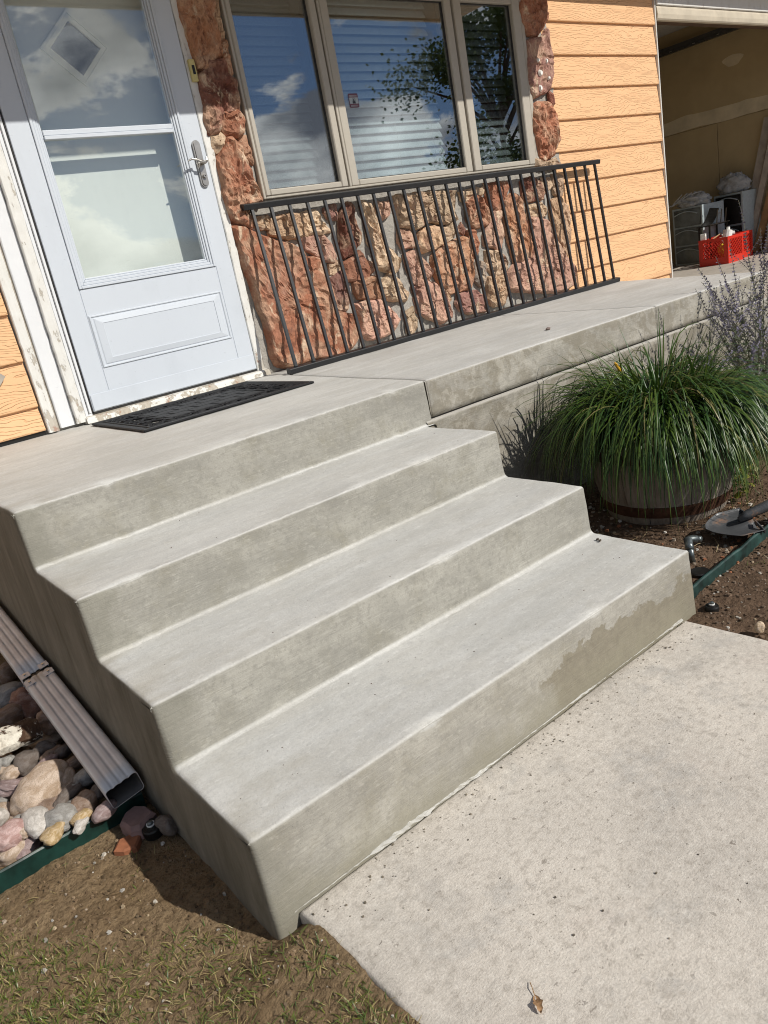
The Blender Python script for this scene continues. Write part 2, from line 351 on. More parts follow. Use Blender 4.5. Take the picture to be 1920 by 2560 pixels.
def m_white(name, base, peel=0.0, rough=0.35):
    m = M(name, rough, 0.45); p = m.pos()
    c = m.mix(m.noise(p, 3, 4), tuple(x * 0.95 for x in base), base)
    h = m.noise(m.sc(p, (60, 60, 6)), 1.0, 4, 0.6)
    if peel > 0:
        z = m.sep(p)
        pe = m.noise(m.sc(p, (11, 16, 8) if peel >= 1 else (24, 24, 9)), 1.0, 9, 0.72)
        low = m.ramp(z[2], [(0.0, 0.10 * peel), (0.35, 0.0)])
        pk = m.ramp(m.math('ADD', pe, low), [(0.60, 0.0), (0.615, 1.0)])
        wood = m.mix(m.noise(m.sc(p, (90, 90, 8)), 1.0, 4), (0.30, 0.26, 0.20), (0.55, 0.50, 0.42))
        wood = m.mix(m.ramp(m.noise(p, 25, 3), [(0.6, 0.0), (0.68, 0.8)]), wood, (0.30, 0.11, 0.05))
        c = m.mix(m.ramp(pe, [(0.42, 0.0), (0.60, 0.30)]), c, (0.60, 0.57, 0.50))
        c = m.mix(m.math('MULTIPLY', pk, peel), c, wood); h = m.math('SUBTRACT', h, m.math('MULTIPLY', pk, 1.5))
        m.bump(h, 0.5, 0.004)
    else:
        c = m.mix(m.ramp(m.noise(m.sc(p, (7, 7, 3)), 1.0, 7, .7), [(.52, 0.0), (.72, .30)]), c, tuple(x * .80 for x in base)); c = m.mix(m.ramp(m.noise(m.sc(p, (40, 40, 90), rot=(0, .4, 0)), 1.0, 3, .6), [(.68, 0.0), (.72, .25)]), c, tuple(x * .62 for x in base)); m.bump(h, 0.05, 0.002)
    m.col(c); return m.m
MAT['door'] = m_white('white_door_paint', (0.60, 0.645, 0.70), 0, 0.3)
MAT['vinyl'] = m_white('white_vinyl_trim', (0.74, 0.755, 0.77), 0, 0.4)
MAT['oldpaint'] = m_white('flaking_white_paint', (0.74, 0.735, 0.70), 0.8, 0.55)
MAT['sillpaint'] = m_white('worn_threshold_paint', (0.72, 0.70, 0.65), 1.0, 0.6)
MAT['innerdoor'] = m_white('inner_door_paint', (0.80, 0.82, 0.78), 0, 0.5)
MAT['taupe'] = plain('taupe_window_frame', (0.43, 0.395, 0.335), 0.42, 0.4, var=0.02)
MAT['gasket'] = plain('dark_gasket', (0.03, 0.028, 0.026), 0.5)
MAT['iron'] = plain('black_painted_iron', (0.014, 0.015, 0.017), 0.38, 0.5, var=0.1)
MAT['rubber'] = plain('black_rubber', (0.010, 0.0105, 0.012), 0.6, 0.28, var=0.15, scale=60, bump=0.2)
MAT['nickel'] = plain('brushed_nickel', (0.42, 0.40, 0.37), 0.33, 0.5, 0.9, var=0.05)
MAT['soffit'] = plain('tan_soffit', (0.50, 0.44, 0.34), 0.7)
MAT['roomwall'] = plain('room_wall', (0.42, 0.40, 0.36), 0.8)
MAT['slat'] = plain('white_blind_slat', (0.84, 0.86, 0.85), 0.45, 0.4, var=0.02)
MAT['cord'] = plain('blind_cord', (0.7, 0.7, 0.66), 0.7)
MAT['cream'] = plain('cream_plastic', (0.62, 0.53, 0.22), 0.4)
MAT['dark'] = plain('dark_plastic', (0.012, 0.011, 0.010), 0.4)
MAT['alu'] = plain('grey_painted_aluminium', (0.72, 0.70, 0.685), 0.40, 0.6, 0.05, var=0.06, scale=12)
MAT['aludark'] = plain('aluminium_inside', (0.09, 0.085, 0.08), 0.5)
MAT['screw'] = plain('screw_steel', (0.45, 0.44, 0.42), 0.3, 0.5, 1.0)
MAT['drywall'] = plain('garage_drywall', (0.43, 0.335, 0.19), 0.8, var=0.05, scale=2.5)
MAT['mud'] = plain('drywall_compound', (0.58, 0.50, 0.35), 0.8, var=0.08, scale=5)
MAT['garfloor'] = plain('garage_slab', (0.40, 0.355, 0.30), 0.85, var=0.08, scale=6)
MAT['header'] = m_white('white_garage_trim', (0.68, 0.67, 0.64), 0.25, 0.6)
MAT['headtan'] = plain('garage_stop_trim', (0.52, 0.46, 0.36), 0.6, var=0.06, scale=9)
MAT['steel'] = plain('track_steel', (0.10, 0.10, 0.10), 0.4, 0.5, 0.7)
MAT['wood_grey'] = plain('grey_board', (0.36, 0.32, 0.27), 0.7, var=0.12, scale=9)
MAT['wood_tan'] = plain('tan_board', (0.34, 0.20, 0.09), 0.7, var=0.14, scale=9)
MAT['wood_dark'] = plain('dark_board', (0.10, 0.06, 0.035), 0.7, var=0.14, scale=9)
MAT['red'] = plain('red_crate_plastic', (0.58, 0.028, 0.014), 0.4, 0.5, var=0.04)
MAT['yellow'] = plain('yellow_plastic', (0.62, 0.45, 0.02), 0.5)
MAT['white'] = plain('white_paper', (0.80, 0.79, 0.75), 0.6)
MAT['green'] = plain('green_edging_plastic', (0.006, 0.030, 0.024), 0.38, 0.5, var=0.35, scale=14, bump=0.15)
MAT['green2'] = plain('scuffed_green_edging', (0.016, 0.042, 0.037), 0.5, 0.4, var=0.45, scale=16, bump=0.4)
MAT['clearplast'] = plain('grey_drawer_plastic', (0.17, 0.185, 0.18), 0.25, 0.5, var=0.2, scale=7)
MAT['drawframe'] = plain('drawer_frame_plastic', (0.42, 0.48, 0.50), 0.35, 0.5)
MAT['shovel'] = None
MAT['galv'] = plain('galvanised_pipe', (0.16, 0.18, 0.18), 0.32, 0.5, 0.75, var=0.2, scale=40)
MAT['terracotta'] = plain('terracotta', (0.30, 0.115, 0.055), 0.8, var=0.15)

def m_rusty():
    m = M('worn_shovel_steel', 0.45, 0.5, 0.15); p = m.pos()
    f = m.noise(p, 16, 7, 0.65)
    c = m.mix(m.ramp(f, [(0.56, 0.0), (0.70, 1.0)]), (0.075, 0.078, 0.082), (0.24, 0.13, 0.075))
    m.col(c); m.rgh(m.ramp(f, [(0.45, 0.3), (0.65, 0.8)])); m.bump(f, 0.25, 0.003); return m.m
MAT['shovel'] = m_rusty()

def m_glass(name, r0=0.085, tint=(0.86, 0.89, 0.88)):
    m = M(name); m.t.nodes.remove(m.b)
    lw = m.n('ShaderNodeLayerWeight'); f5 = m.math('POWER', lw.outputs['Facing'], 4.0)
    fr = m.math('MULTIPLY_ADD', f5, 1.0 - r0, r0)
    tr = m.n('ShaderNodeBsdfTransparent'); tr.inputs[0].default_value = (*tint, 1)
    gl = m.n('ShaderNodeBsdfGlossy'); gl.inputs['Roughness'].default_value = 0.0; gl.inputs[0].default_value = (0.95, 0.97, 1.0, 1)
    ms = m.n('ShaderNodeMixShader'); m.L(fr, ms.inputs[0]); m.L(tr.outputs[0], ms.inputs[1]); m.L(gl.outputs[0], ms.inputs[2]); m.L(ms.outputs[0], m.o.inputs[0]); return m.m
MAT['glass'] = m_glass('window_glass', 0.22, (0.80, 0.85, 0.86))
MAT['doorglass'] = m_glass('storm_door_glass', 0.115, (0.97, 0.985, 0.975))
ms_ = M('insect_screen', 0.8, 0.1); ms_.b.inputs['Base Color'].default_value = (0.012, 0.013, 0.014, 1); tr_ = ms_.n('ShaderNodeBsdfTransparent'); mm_ = ms_.n('ShaderNodeMixShader'); mm_.inputs[0].default_value = 0.22
ms_.L(tr_.outputs[0], mm_.inputs[1]); ms_.L(ms_.b.outputs[0], mm_.inputs[2]); ms_.L(mm_.outputs[0], ms_.o.inputs[0]); MAT['screen'] = ms_.m
MAT['darkglass'] = m_glass('diamond_glass', 0.16, (0.10, 0.16, 0.30))

def m_stone():
    m = M('veneer_stone', 0.85, 0.25); p = m.pos(); base = m.oi('Color'); rv = m.oi('Random')
    q = m.n('ShaderNodeCombineXYZ'); m.L(m.math('MULTIPLY', rv, 11.0), q.inputs[0]); m.L(m.math('MULTIPLY', rv, 7.0), q.inputs[2])
    v = m.vadd(p, q.outputs[0])
    st = m.noise(m.sc(v, (14, 14, 6.5), rot=(0, 0.35, 0)), 1.0, 8, 0.66, 0.9); b = m.noise(v, 7, 6, 0.6, 0.5); f = m.noise(v, 70, 5, 0.7)
    c = m.mix(m.ramp(b, [(0.47, 0.0), (0.64, 0.55)]), base, (0.62, 0.44, 0.30))
    c = m.mix(m.ramp(st, [(0.34, 0.75), (0.43, 0.0)]), c, (0.15, 0.062, 0.042))
    c = m.mix(m.ramp(m.noise(v, 2.6, 3), [(0.5, 0.0), (0.62, 0.22)]), c, (0.52, 0.33, 0.25))
    c = m.mix(m.ramp(st, [(0.55, 0.0), (0.66, 0.9)]), c, (0.72, 0.56, 0.40))
    c = m.mix(m.ramp(m.noise(v, 13, 5, 0.6), [(0.60, 0.0), (0.72, 0.45)]), c, (0.46, 0.25, 0.19))
    m.col(m.mix(m.ramp(f, [(0.3, 0.5), (0.55, 0.0)]), c, (0.13, 0.06, 0.035)))
    h = m.math('ADD', m.math('MULTIPLY', st, 1.6), m.math('ADD', m.math('MULTIPLY', f, 0.35), m.math('MULTIPLY', b, 0.9)))
    m.bump(m.math('ADD', h, m.math('MULTIPLY', m.noise(v, 160, 3, .7), .25)), 0.9, 0.010); return m.m
MAT['stone'] = m_stone()
def m_mortar():
    m = M('grey_mortar', 0.95, 0.15); p = m.pos(); f = m.noise(p, 45, 6, 0.7)
    c = m.mix(m.noise(p, 5, 4), (0.33, 0.31, 0.275), (0.45, 0.425, 0.385)); m.col(m.mix(m.ramp(f, [(0.35, 0.5), (0.55, 0.0)]), c, (0.20, 0.185, 0.16)))
    m.bump(f, 0.9, 0.01); return m.m
MAT['mortar'] = m_mortar()
def m_rock():
    m = M('river_rock', 0.72, 0.3); base = m.oi('Color'); v = m.obj()
    b = m.noise(v, 2.2, 5, 0.6, 0.6); f = m.noise(v, 26, 4, 0.65)
    hv = m.n('ShaderNodeHueSaturation'); m.L(base, hv.inputs['Color']); hv.inputs['Value'].default_value = 1.45; hv.inputs['Saturation'].default_value = 0.72
    hd = m.n('ShaderNodeHueSaturation'); m.L(base, hd.inputs['Color']); hd.inputs['Value'].default_value = 0.55
    c = m.mix(m.ramp(b, [(0.42, 0.0), (0.62, 1.0)]), base, hv.outputs[0]); c = m.mix(m.ramp(f, [(0.32, 0.75), (0.5, 0.0)]), c, hd.outputs[0])
    m.col(c); m.bump(m.math('ADD', m.math('MULTIPLY', f, 0.4), b), 0.4, 0.05); return m.m
MAT['rock'] = m_rock()
def m_soil(name, a, b2, d):
    m = M(name, 0.95, 0.12); p = m.pos(); f = m.noise(p, 70, 6, 0.72); b = m.noise(p, 5, 5, 0.6)
    c = m.mix(m.ramp(b, [(0.35, 0.0), (0.65, 1.0)]), a, b2); c = m.mix(m.ramp(f, [(0.33, 0.8), (0.52, 0.0)]), c, d)
    v = m.voro(p, 130); c = m.mix(m.math('MULTIPLY', m.ramp(v, [(0.10, 1.0), (0.2, 0.0)]), m.ramp(m.noise(p, 40, 2), [(0.6, 0.0), (0.7, 0.7)])), c, (0.42, 0.36, 0.28))
    m.col(c); m.bump(m.math('ADD', f, m.math('MULTIPLY', m.noise(p, 22, 5, 0.65), 1.4)), 1.0, 0.014); return m.m
MAT['soil'] = m_soil('dry_soil', (0.235, 0.160, 0.088), (0.310, 0.222, 0.130), (0.10, 0.064, 0.034))
MAT['bedsoil'] = m_soil('dark_bed_soil', (0.135, 0.088, 0.056), (0.19, 0.125, 0.083), (0.06, 0.037, 0.024))
def m_attr(name, rough=0.5, spec=0.35, trans=0.0):
    m = M(name, rough, spec); a = m.n('ShaderNodeVertexColor', layer_name='tint'); f = m.noise(m.pos(), 60, 3)
    c = m.mix(m.ramp(f, [(0.3, 0.25), (0.7, 0.0)]), a.outputs[0], (0.02, 0.03, 0.01)); m.col(c)
    if trans > 0:
        tl = m.n('ShaderNodeBsdfTranslucent'); m.L(c, tl.inputs[0]); ms = m.n('ShaderNodeMixShader'); ms.inputs[0].default_value = trans
        m.L(m.b.outputs[0], ms.inputs[1]); m.L(tl.outputs[0], ms.inputs[2]); m.L(ms.outputs[0], m.o.inputs[0])
    return m.m
MAT['leaf'] = m_attr('plant_leaf', 0.36, 0.5, 0.18)
MAT['treeleaf'] = m_attr('tree_leaf', 0.8, 0.1, 0.15)
MAT['petal'] = m_attr('plant_petal', 0.6, 0.3, 0.2)
MAT['crumb'] = m_attr('soil_crumb', 0.9, 0.15)
def set_tint(o, cols):
    """one colour per face"""
    a = o.data.color_attributes.new('tint', 'FLOAT_COLOR', 'CORNER'); buf = []
    for p, c in zip(o.data.polygons, cols): buf += [c[0], c[1], c[2], 1.0] * p.loop_total
    a.data.foreach_set('color', buf)
# ------------------------------------------------------------------ ground
def sstep(a, b, x):
    t = max(0.0, min(1.0, (x - a) / (b - a))); return t * t * (3 - 2 * t)
def ground_h(x, y):
    if x < 0.0:
        z = -0.748 - 0.015 * sstep(-0.8, -1.6, x) * 0 + 0.046 * sstep(-1.0, -0.72, x) * sstep(-2.58, -2.72, y)
    else:
        z = -0.715 if y < -2.53 else -0.712 + 0.05 * sstep(-2.4, -1.7, y) * sstep(1.9, 3.2, x)
    if -0.680 < x < 0.700 and y < -2.60: z = -0.80
    if -0.70 < x < 3.55 and y > -1.45: z = -0.9
    if x > 3.6: z = min(z, -0.72) if y < -1.7 else -0.9
    if -0.70 < x < 0.75 and y > -2.55: z = -0.9
    near = max(0.0, 1.0 - max(0.0, math.hypot(x - 0.3, y + 2.7) - 3.0) / 3.0)
    if near > 0:
        z += near * (0.010 * fbm(x * 5, y * 5, 1.3, 3) + 0.006 * fbm(x * 22, y * 22, 4.1, 3) + 0.0035 * max(0, fbm(x * 60, y * 60, 9.0, 2)))
    return z
def axis(segs):
    out = []
    for a, b, st in segs:
        n = max(1, round((b - a) / st)); out += [a + (b - a) * i / n for i in range(n)]
    out.append(segs[-1][1]); return out
gx = axis([(-300, -60, 80), (-60, -10, 12), (-10, -3, 1.2), (-3, -1.35, .12), (-1.35, -0.60, .0075), (-0.6, 0.70, .13), (0.70, 1.75, .012), (1.75, 3.4, .03), (3.4, 10, 1.2), (10, 60, 12), (60, 300, 80)])
gyy = axis([(-300, -60, 80), (-60, -12, 12), (-12, -4, 1.0), (-4, -3.25, .08), (-3.25, -1.95, .0075), (-1.95, -1.45, .03), (-1.45, 8, 1.5), (8, 60, 12), (60, 300, 80)])
V = []; F = []; MI = []
for y in gyy:
    for x in gx: V.append((x, y, ground_h(x, y)))
nx = len(gx)
for j in range(len(gyy) - 1):
    for i in range(nx - 1):
        F.append((j * nx + i, j * nx + i + 1, (j + 1) * nx + i + 1, (j + 1) * nx + i)); MI.append(1 if gx[i] > 0 else 0)
g = mk('ground', V, F, [MAT['soil'], MAT['bedsoil']], smooth=True); g.data.polygons.foreach_set('material_index', MI); tag(g, kind='structure')

# ------------------------------------------------------------------ sidewalk
ZW = -0.696
def slab_grid(x0, x1, y0, y1, zt, zb, r, step, amp, wob=0.0, skip=()):
    """slab with rounded upper edges, gently uneven top"""
    e = [0, r * .12, r * .4, r]
    xs = [x0 + t for t in e] + [x0 + r + (x1 - x0 - 2 * r) * i / max(1, int((x1 - x0) / step)) for i in range(1, max(1, int((x1 - x0) / step)))] + [x1 - t for t in e[::-1]]
    ys = [y0 + t for t in e] + [y0 + r + (y1 - y0 - 2 * r) * i / max(1, int((y1 - y0) / step)) for i in range(1, max(1, int((y1 - y0) / step)))] + [y1 - t for t in e[::-1]]
    def drop(d): return 0.0 if d >= r else r - math.sqrt(max(0.0, r * r - (r - d) ** 2))
    V = []; F = []; nx = len(xs); ny = len(ys)
    for y in ys:
        for x in xs:
            d = min(x - x0, x1 - x); e2 = min(y - y0, y1 - y)
            V.append((x + wob * fbm(x * 3, y * 3, 2, 3) * (1 if d < r else 0), y + wob * fbm(x * 3, y * 3, 7, 3) * (1 if e2 < r else 0), zt - max(drop(d), drop(e2)) + amp * fbm(x * 4, y * 4, 0, 3)))
    for j in range(ny - 1):
        for i in range(nx - 1): F.append((j * nx + i, j * nx + i + 1, (j + 1) * nx + i + 1, (j + 1) * nx + i))
    loop = [i for i in range(nx)] + [j * nx + nx - 1 for j in range(1, ny)] + [(ny - 1) * nx + i for i in range(nx - 2, -1, -1)] + [j * nx for j in range(ny - 2, 0, -1)]
    b = len(V); V += [(V[i][0], V[i][1], zb) for i in loop]; n = len(loop)
    F += [(loop[k], b + k, b + (k + 1) % n, loop[(k + 1) % n]) for k in range(n)]
    return V, F
V, F = slab_grid(-0.690, 0.712, -4.6, -2.632, ZW, -0.80, 0.012, 0.03, 0.0025, 0.008)
tag(mk('sidewalk', V, F, MAT['walk'], smooth=True), kind='structure')
V, F = slab_grid(-0.690, 0.712, -9.0, -4.612, ZW, -0.80, 0.012, 0.25, 0.002)
tag(mk('sidewalk', V, F, MAT['walk'], smooth=True), kind='structure')
# driveway in front of the garage, beyond the end of the porch slab
V = [(3.66, -9, -0.74), (11, -9, -0.74), (11, -2.2, -0.36), (3.66, -2.2, -0.40), (3.66, 0.0, -0.252), (11, 0.0, -0.252)]
tag(mk('driveway', V, [(0, 1, 2, 3), (3, 2, 5, 4)], MAT['garfloor']), kind='structure')

# ------------------------------------------------------------------ concrete steps
ST = thing('concrete_steps', 'pale grey poured concrete steps, four risers up to the front porch', 'steps', (0.02, -2.0, -0.75))
YF = [-1.505, -1.901, -2.259, -2.620]; ZT = [0.0, -0.173, -0.342, -0.503]; ZB = [-0.173, -0.342, -0.503, -0.705]
XL = [-0.745] * 4; XR = [0.828, 0.786, 0.786, 0.786]
RN, RF, BAT = 0.010, 0.017, 0.010
def step_piece(i):
    yb = (YF[i - 1] - BAT - RF) if i else -0.0; yf = YF[i]; zt = ZT[i]; zb = ZB[i]; fil = RF if i < 3 else 0.0
    P = []   # y, z, ny, nz
    n = 14 if i else 26
    for k in range(n): P.append((yb + (yf + RN - yb) * k / n, zt, 0, 1))
    for k in range(7):
        a = math.pi / 2 * k / 6; P.append((yf + RN - RN * math.sin(a), zt - RN + RN * math.cos(a), -math.sin(a), math.cos(a)))
    n = 11
    for k in range(1, n + 1):
        t = k / n; z = zt - RN + (zb + fil - zt + RN) * t; P.append((yf - BAT * t, z, -1, 0.0))
    if fil:
        for k in range(1, 6):
            a = math.pi / 2 * k / 6; P.append((yf - BAT - fil + fil * math.cos(a), zb + fil - fil * math.sin(a), -math.cos(a), math.sin(a)))
        P.append((yf - BAT - fil, zb, 0, 1))
    else: P.append((yf - BAT, -0.80, -1, 0))
    xl, xr = XL[i], XR[i]; re = 0.013
    xs = [xl + re * (1 - math.cos(math.pi / 2 * k / 4)) for k in range(5)]
    m_ = int((xr - xl) / 0.022); xs += [xl + re + (xr - xl - 2 * re) * k / m_ for k in range(1, m_)] + [xr - re * (1 - math.cos(math.pi / 2 * k / 4)) for k in range(4, -1, -1)]
    V = []; F = []; nx = len(xs)
    def skew(x, y): return 0.0
    for (y, z, ny_, nz_) in P:
        for x in xs:
            e = min(x - xl, xr - x); ed = 0.0 if e >= re else re - math.sqrt(max(0, re * re - (re - e) ** 2))
            d = 0.0022 * fbm(x * 3.1, y * 3.1, z * 3.1, 3) + 0.0009 * fbm(x * 18, y * 18, z * 18, 3) - ed
            if abs(ny_) > .2 and abs(nz_) > .2 and nz_ > 0 and y < yf + RN: d += 0.0024 * fbm(x * 30, 5 + i, z, 3) + 0.0012 * fbm(x * 90, 2 + i, z, 2) - 0.012 * max(0, fbm(x * 16, 9.3 + i, 1, 4) - 0.30)
            wob = 0.003 * fbm(0.4 * (1 if x < 0 else 9), y * 6, z * 6, 3) * (1 if 0.0005 < e < re else 0) * (.5 if e < re * .5 else 1)
            x_ = x if i else x + (0.168 * (1 - max(0, min(1, y / YF[0])))) * (x - xl) / (xr - xl)
            V.append((x_ + wob, y + ny_ * d, z + nz_ * d))
    np_ = len(P)
    for j in range(np_ - 1):
        for k in range(nx - 1): F.append((j * nx + k, (j + 1) * nx + k, (j + 1) * nx + k + 1, j * nx + k + 1))
    # the two flanks, flat, down into the ground
    nf = len(F)
    for side in (0, nx - 1):
        b0 = len(V); V += [V[j * nx + side] for j in range(np_)]
        c0 = len(V); V += [(V[(np_ - 1) * nx + side][0], V[(np_ - 1) * nx + side][1], -0.82), (V[side][0], V[side][1], -0.82)]
        f = tuple(range(b0, b0 + np_)) + (c0, c0 + 1); F.append(f[::-1] if side == 0 else f)
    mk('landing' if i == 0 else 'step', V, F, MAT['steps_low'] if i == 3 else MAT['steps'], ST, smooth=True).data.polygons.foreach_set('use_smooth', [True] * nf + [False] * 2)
for i in range(4): step_piece(i)
# the torn mortar bead where the lowest riser meets the sidewalk
V = []; F = []; N = 160
for k in range(N + 1):
    x = -0.70 + 1.40 * k / N; s = max(0.0, min(1.0, .35 + 1.6 * fbm(x * 4, 3.1, 0, 3))); w = .003 + s * (.006 + .007 * fbm(x * 30, 1, 1, 3)); h = .001 + s * (.005 + .006 * fbm(x * 40, 5, 1, 3))
    for q in range(5):
        t = q / 4; V.append((x, -2.628 - w * t - .002 * fbm(x * 60, q, 1, 2), ZW + max(-.002, h * (1 - t ** 1.7) - .001) + .0015 * fbm(x * 70, q * 3, 4, 2)))
for k in range(N):
    for q in range(4): F.append((k * 5 + q, k * 5 + q + 1, (k + 1) * 5 + q + 1, (k + 1) * 5 + q))
mk('mortar_bead', V, F, MAT['steps_low'], ST)

# ------------------------------------------------------------------ porch walk: two more slabs running right to the garage, on a foundation wall
PW = thing('porch_slab', 'long grey concrete porch slab running right from the steps to the garage', 'porch slab', (2.3, -0.8, -0.16))
def skew_slab(name, a0, a1, b0, b1, zt=0.0, zb=-0.150, yf=-1.505, tilt=0.0):
    """a0,a1: left edge x at wall / front; b0,b1 right edge"""
    nu = max(8, int((b0 - a0) / 0.03)); ys = [0.0] + [-(1.505 - 0.012) * k / 40 for k in range(1, 41)]
    P = [(y, zt, 0, 1) for y in ys]
    r = 0.012
    P += [(yf + r - r * math.sin(t), zt - r + r * math.cos(t), -math.sin(t), math.cos(t)) for t in [math.pi / 2 * k / 5 for k in range(1, 6)]]
    P += [(yf - 0.004 * k / 6, zt - r + (zb - zt + r) * k / 6, -1, 0) for k in range(1, 7)] + [(yf + 0.03, zb, 0, -1), (0, zb, 0, -1)]
    V = []; F = []; re = 0.007
    ts = [0, .35 * re, re] + [None] * (nu - 1) + [-re, -.35 * re, -1e-9]
    for (y, z, ny_, nz_) in P:
        f = min(1, max(0, y / yf)); x0 = a0 + (a1 - a0) * f; x1 = b0 + (b1 - b0) * f
        xs = [x0, x0 + .35 * re, x0 + re] + [x0 + re + (x1 - x0 - 2 * re) * k / nu for k in range(1, nu)] + [x1 - re, x1 - .35 * re, x1]
        for x in xs:
            e = min(x - x0, x1 - x); ed = 0 if e >= re else re * (1 - e / re) ** 2
            d = 0.002 * fbm(x * 3, y * 3, z * 3, 3) + 0.0008 * fbm(x * 18, y * 18, z * 18, 3) - ed
            if abs(ny_) > .2 and abs(nz_) > .2: d += 0.002 * fbm(x * 26, 5, z, 3)
            V.append((x, y + ny_ * d, z + nz_ * d))
    nx = nu + 5
    for j in range(len(P) - 1):
        for k in range(nx - 1): F.append((j * nx + k, (j + 1) * nx + k, (j + 1) * nx + k + 1, j * nx + k + 1))
    for k in (0, nx - 1):
        l = [j * nx + k for j in range(len(P))]; F.append(tuple(l) if k == 0 else tuple(l[::-1]))
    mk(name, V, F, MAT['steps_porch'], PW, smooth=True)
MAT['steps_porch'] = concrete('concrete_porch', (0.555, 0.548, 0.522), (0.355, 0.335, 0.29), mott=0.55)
skew_slab('slab', 1.000, 0.834, 2.660, 2.440)
skew_slab('slab', 2.666, 2.446, 4.100, 3.585)
FW = thing('foundation_wall', 'mottled grey concrete foundation wall under the porch slab behind the planter', 'wall', (2.2, -1.5, -0.75))
V = []; F = []
xs = axis([(0.79, 3.60, .03)]); prof = [(-1.40, -0.158), (-1.522 + .008, -0.158), (-1.522, -0.166)] + [(-1.523 - 0.004 * k / 8, -0.17 - 0.62 * k / 8) for k in range(9)]
for (y, z) in prof:
    for x in xs: V.append((x, y - 0.003 * fbm(x * 4, z * 4, 2, 3) - (.003 * abs(fbm(x * 30, 2, 1, 2)) if z > -.167 else 0), z))
n = len(xs)
for j in range(len(prof) - 1):
    for k in range(n - 1): F.append((j * n + k, (j + 1) * n + k, (j + 1) * n + k + 1, j * n + k + 1))
l = [j * n + n - 1 for j in range(len(prof))]; F.append(tuple(l[::-1]))
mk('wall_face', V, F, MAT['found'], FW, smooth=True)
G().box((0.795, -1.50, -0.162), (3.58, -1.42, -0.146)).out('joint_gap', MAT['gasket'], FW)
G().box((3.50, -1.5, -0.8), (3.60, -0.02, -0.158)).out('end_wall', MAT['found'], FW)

# ------------------------------------------------------------------ house shell, roof and rooms
HS = thing('house_shell', 'shaded inner shell of the house behind the window and the door', 'house', (2.0, 1.6, 0))
def shell(name, a, b, m=None): G().box(a, b).out(name, MAT[m or 'roomwall'], HS)
# wall behind the siding and stones, cut for door (x -0.02..0.935, z to 2.06) and window (1.22..3.46, 0.90..1.98)
shell('wall', (-6.0, 0.004, -0.85), (-0.05, 0.16, 2.30)); shell('wall', (-0.05, 0.004, 2.075), (0.965, 0.16, 2.30))
shell('wall', (0.965, 0.004, -0.85), (1.190, 0.16, 2.30)); shell('wall', (1.190, 0.004, -0.85), (3.465, 0.16, 0.895))
shell('wall', (1.190, 0.004, 1.985), (3.465, 0.16, 2.30)); shell('wall', (3.465, 0.004, -0.85), (5.035, 0.16, 2.30))
shell('back_wall', (-6, 4.0, -0.85), (5.0, 4.1, 2.3)); shell('ceiling', (-6, 0.16, 2.24), (5.0, 4.0, 2.30)); shell('room_floor', (-6, 0.16, 0.0), (5.0, 4.0, 0.06), 'wood_tan')
shell('side_wall', (4.9, 0.16, 0.06), (5.0, 4.0, 2.24)); shell('side_wall', (1.02, 0.17, 0.06), (1.08, 4.0, 2.24)); shell('side_wall', (-0.3, 0.17, 0.06), (-0.2, 4.0, 2.24))
RT = thing('roof', 'tan boxed soffit and roof overhang shading the door and window', 'roof', (1.5, -0.4, 2.09))
G().box((-6, -0.90, 2.100), (3.80, 0.0, 2.13)).out('soffit', MAT['soffit'], RT)
G().box((-6, -0.93, 2.085), (3.80, -0.902, 2.28), 0.004).out('fascia', MAT['headtan'], RT)
G().box((3.803, -0.185, 2.100), (12, 0.0, 2.13)).out('soffit', MAT['soffit'], RT)
G().box((3.803, -0.210, 2.085), (12, -0.187, 2.28), 0.004).out('fascia', MAT['headtan'], RT)
for x0, x1, y0 in ((-6.1, 3.803, -0.93), (3.804, 12.1, -0.212)):
    z0 = 2.29; z1 = z0 + (5.0 - y0) * .27; P = [(x0, y0, z0), (x1, y0, z0), (x1, 5.0, z1), (x0, 5.0, z1)]
    G().add(P + [(x, y, z + .025) for x, y, z in P], [(0, 3, 2, 1), (4, 5, 6, 7), (0, 1, 5, 4), (1, 2, 6, 5), (2, 3, 7, 6), (3, 0, 4, 7)]).out('shingled_deck', MAT['wood_dark'], RT)

# ------------------------------------------------------------------ lap siding
EXPO = 0.2085; Z0 = 1.803
def plank(parent, x0, x1, zb, zt):
    P = [(-0.023, zb), (-0.0255, zb + 0.004), (-0.0255, zb + 0.010), (-0.006, zt + 0.012), (0.0, zt + 0.012), (-0.004, zb)]
    V = []; F = []; nx = 2
    for x in (x0, x1): V += [(x, y, z) for y, z in P]
    n = len(P); F = [tuple(range(n)), tuple(range(n, 2 * n))[::-1]] + [(i, n + i, n + (i + 1) % n, (i + 1) % n) for i in range(n)]
    mk('siding_plank', V, F, MAT['siding'], parent)
SR = thing('siding_wall', 'sunlit orange-tan wood grain lap siding between the stone column and the garage opening', 'siding wall', (4.4, 0, -0.25))
SL = thing('siding_wall', 'orange-tan lap siding left of the front door, cut off by the photo edge', 'siding wall', (-0.7, 0, 0))
for k in range(-1, 11):
    zt = Z0 - EXPO * (k - 1); zb = Z0 - EXPO * k
    if zb > -0.3: plank(SR, 3.66, 5.030, zb, min(zt, 2.085))
    if zb > 0.0: plank(SL, -1.9, -0.234, zb, min(zt, 2.085))
    elif zt > 0.03: plank(SL, -1.9, -0.234, 0.022, zt)
G().box((-1.9, -0.012, 0.0), (-0.234, 0.0, 0.020)).out('flashing', MAT['dark'], SL)
gt = G().box((5.032, -0.030, -0.26), (5.046, 0.03, 2.085), 0.002); gt.out('corner_trim', MAT['header'], SR)
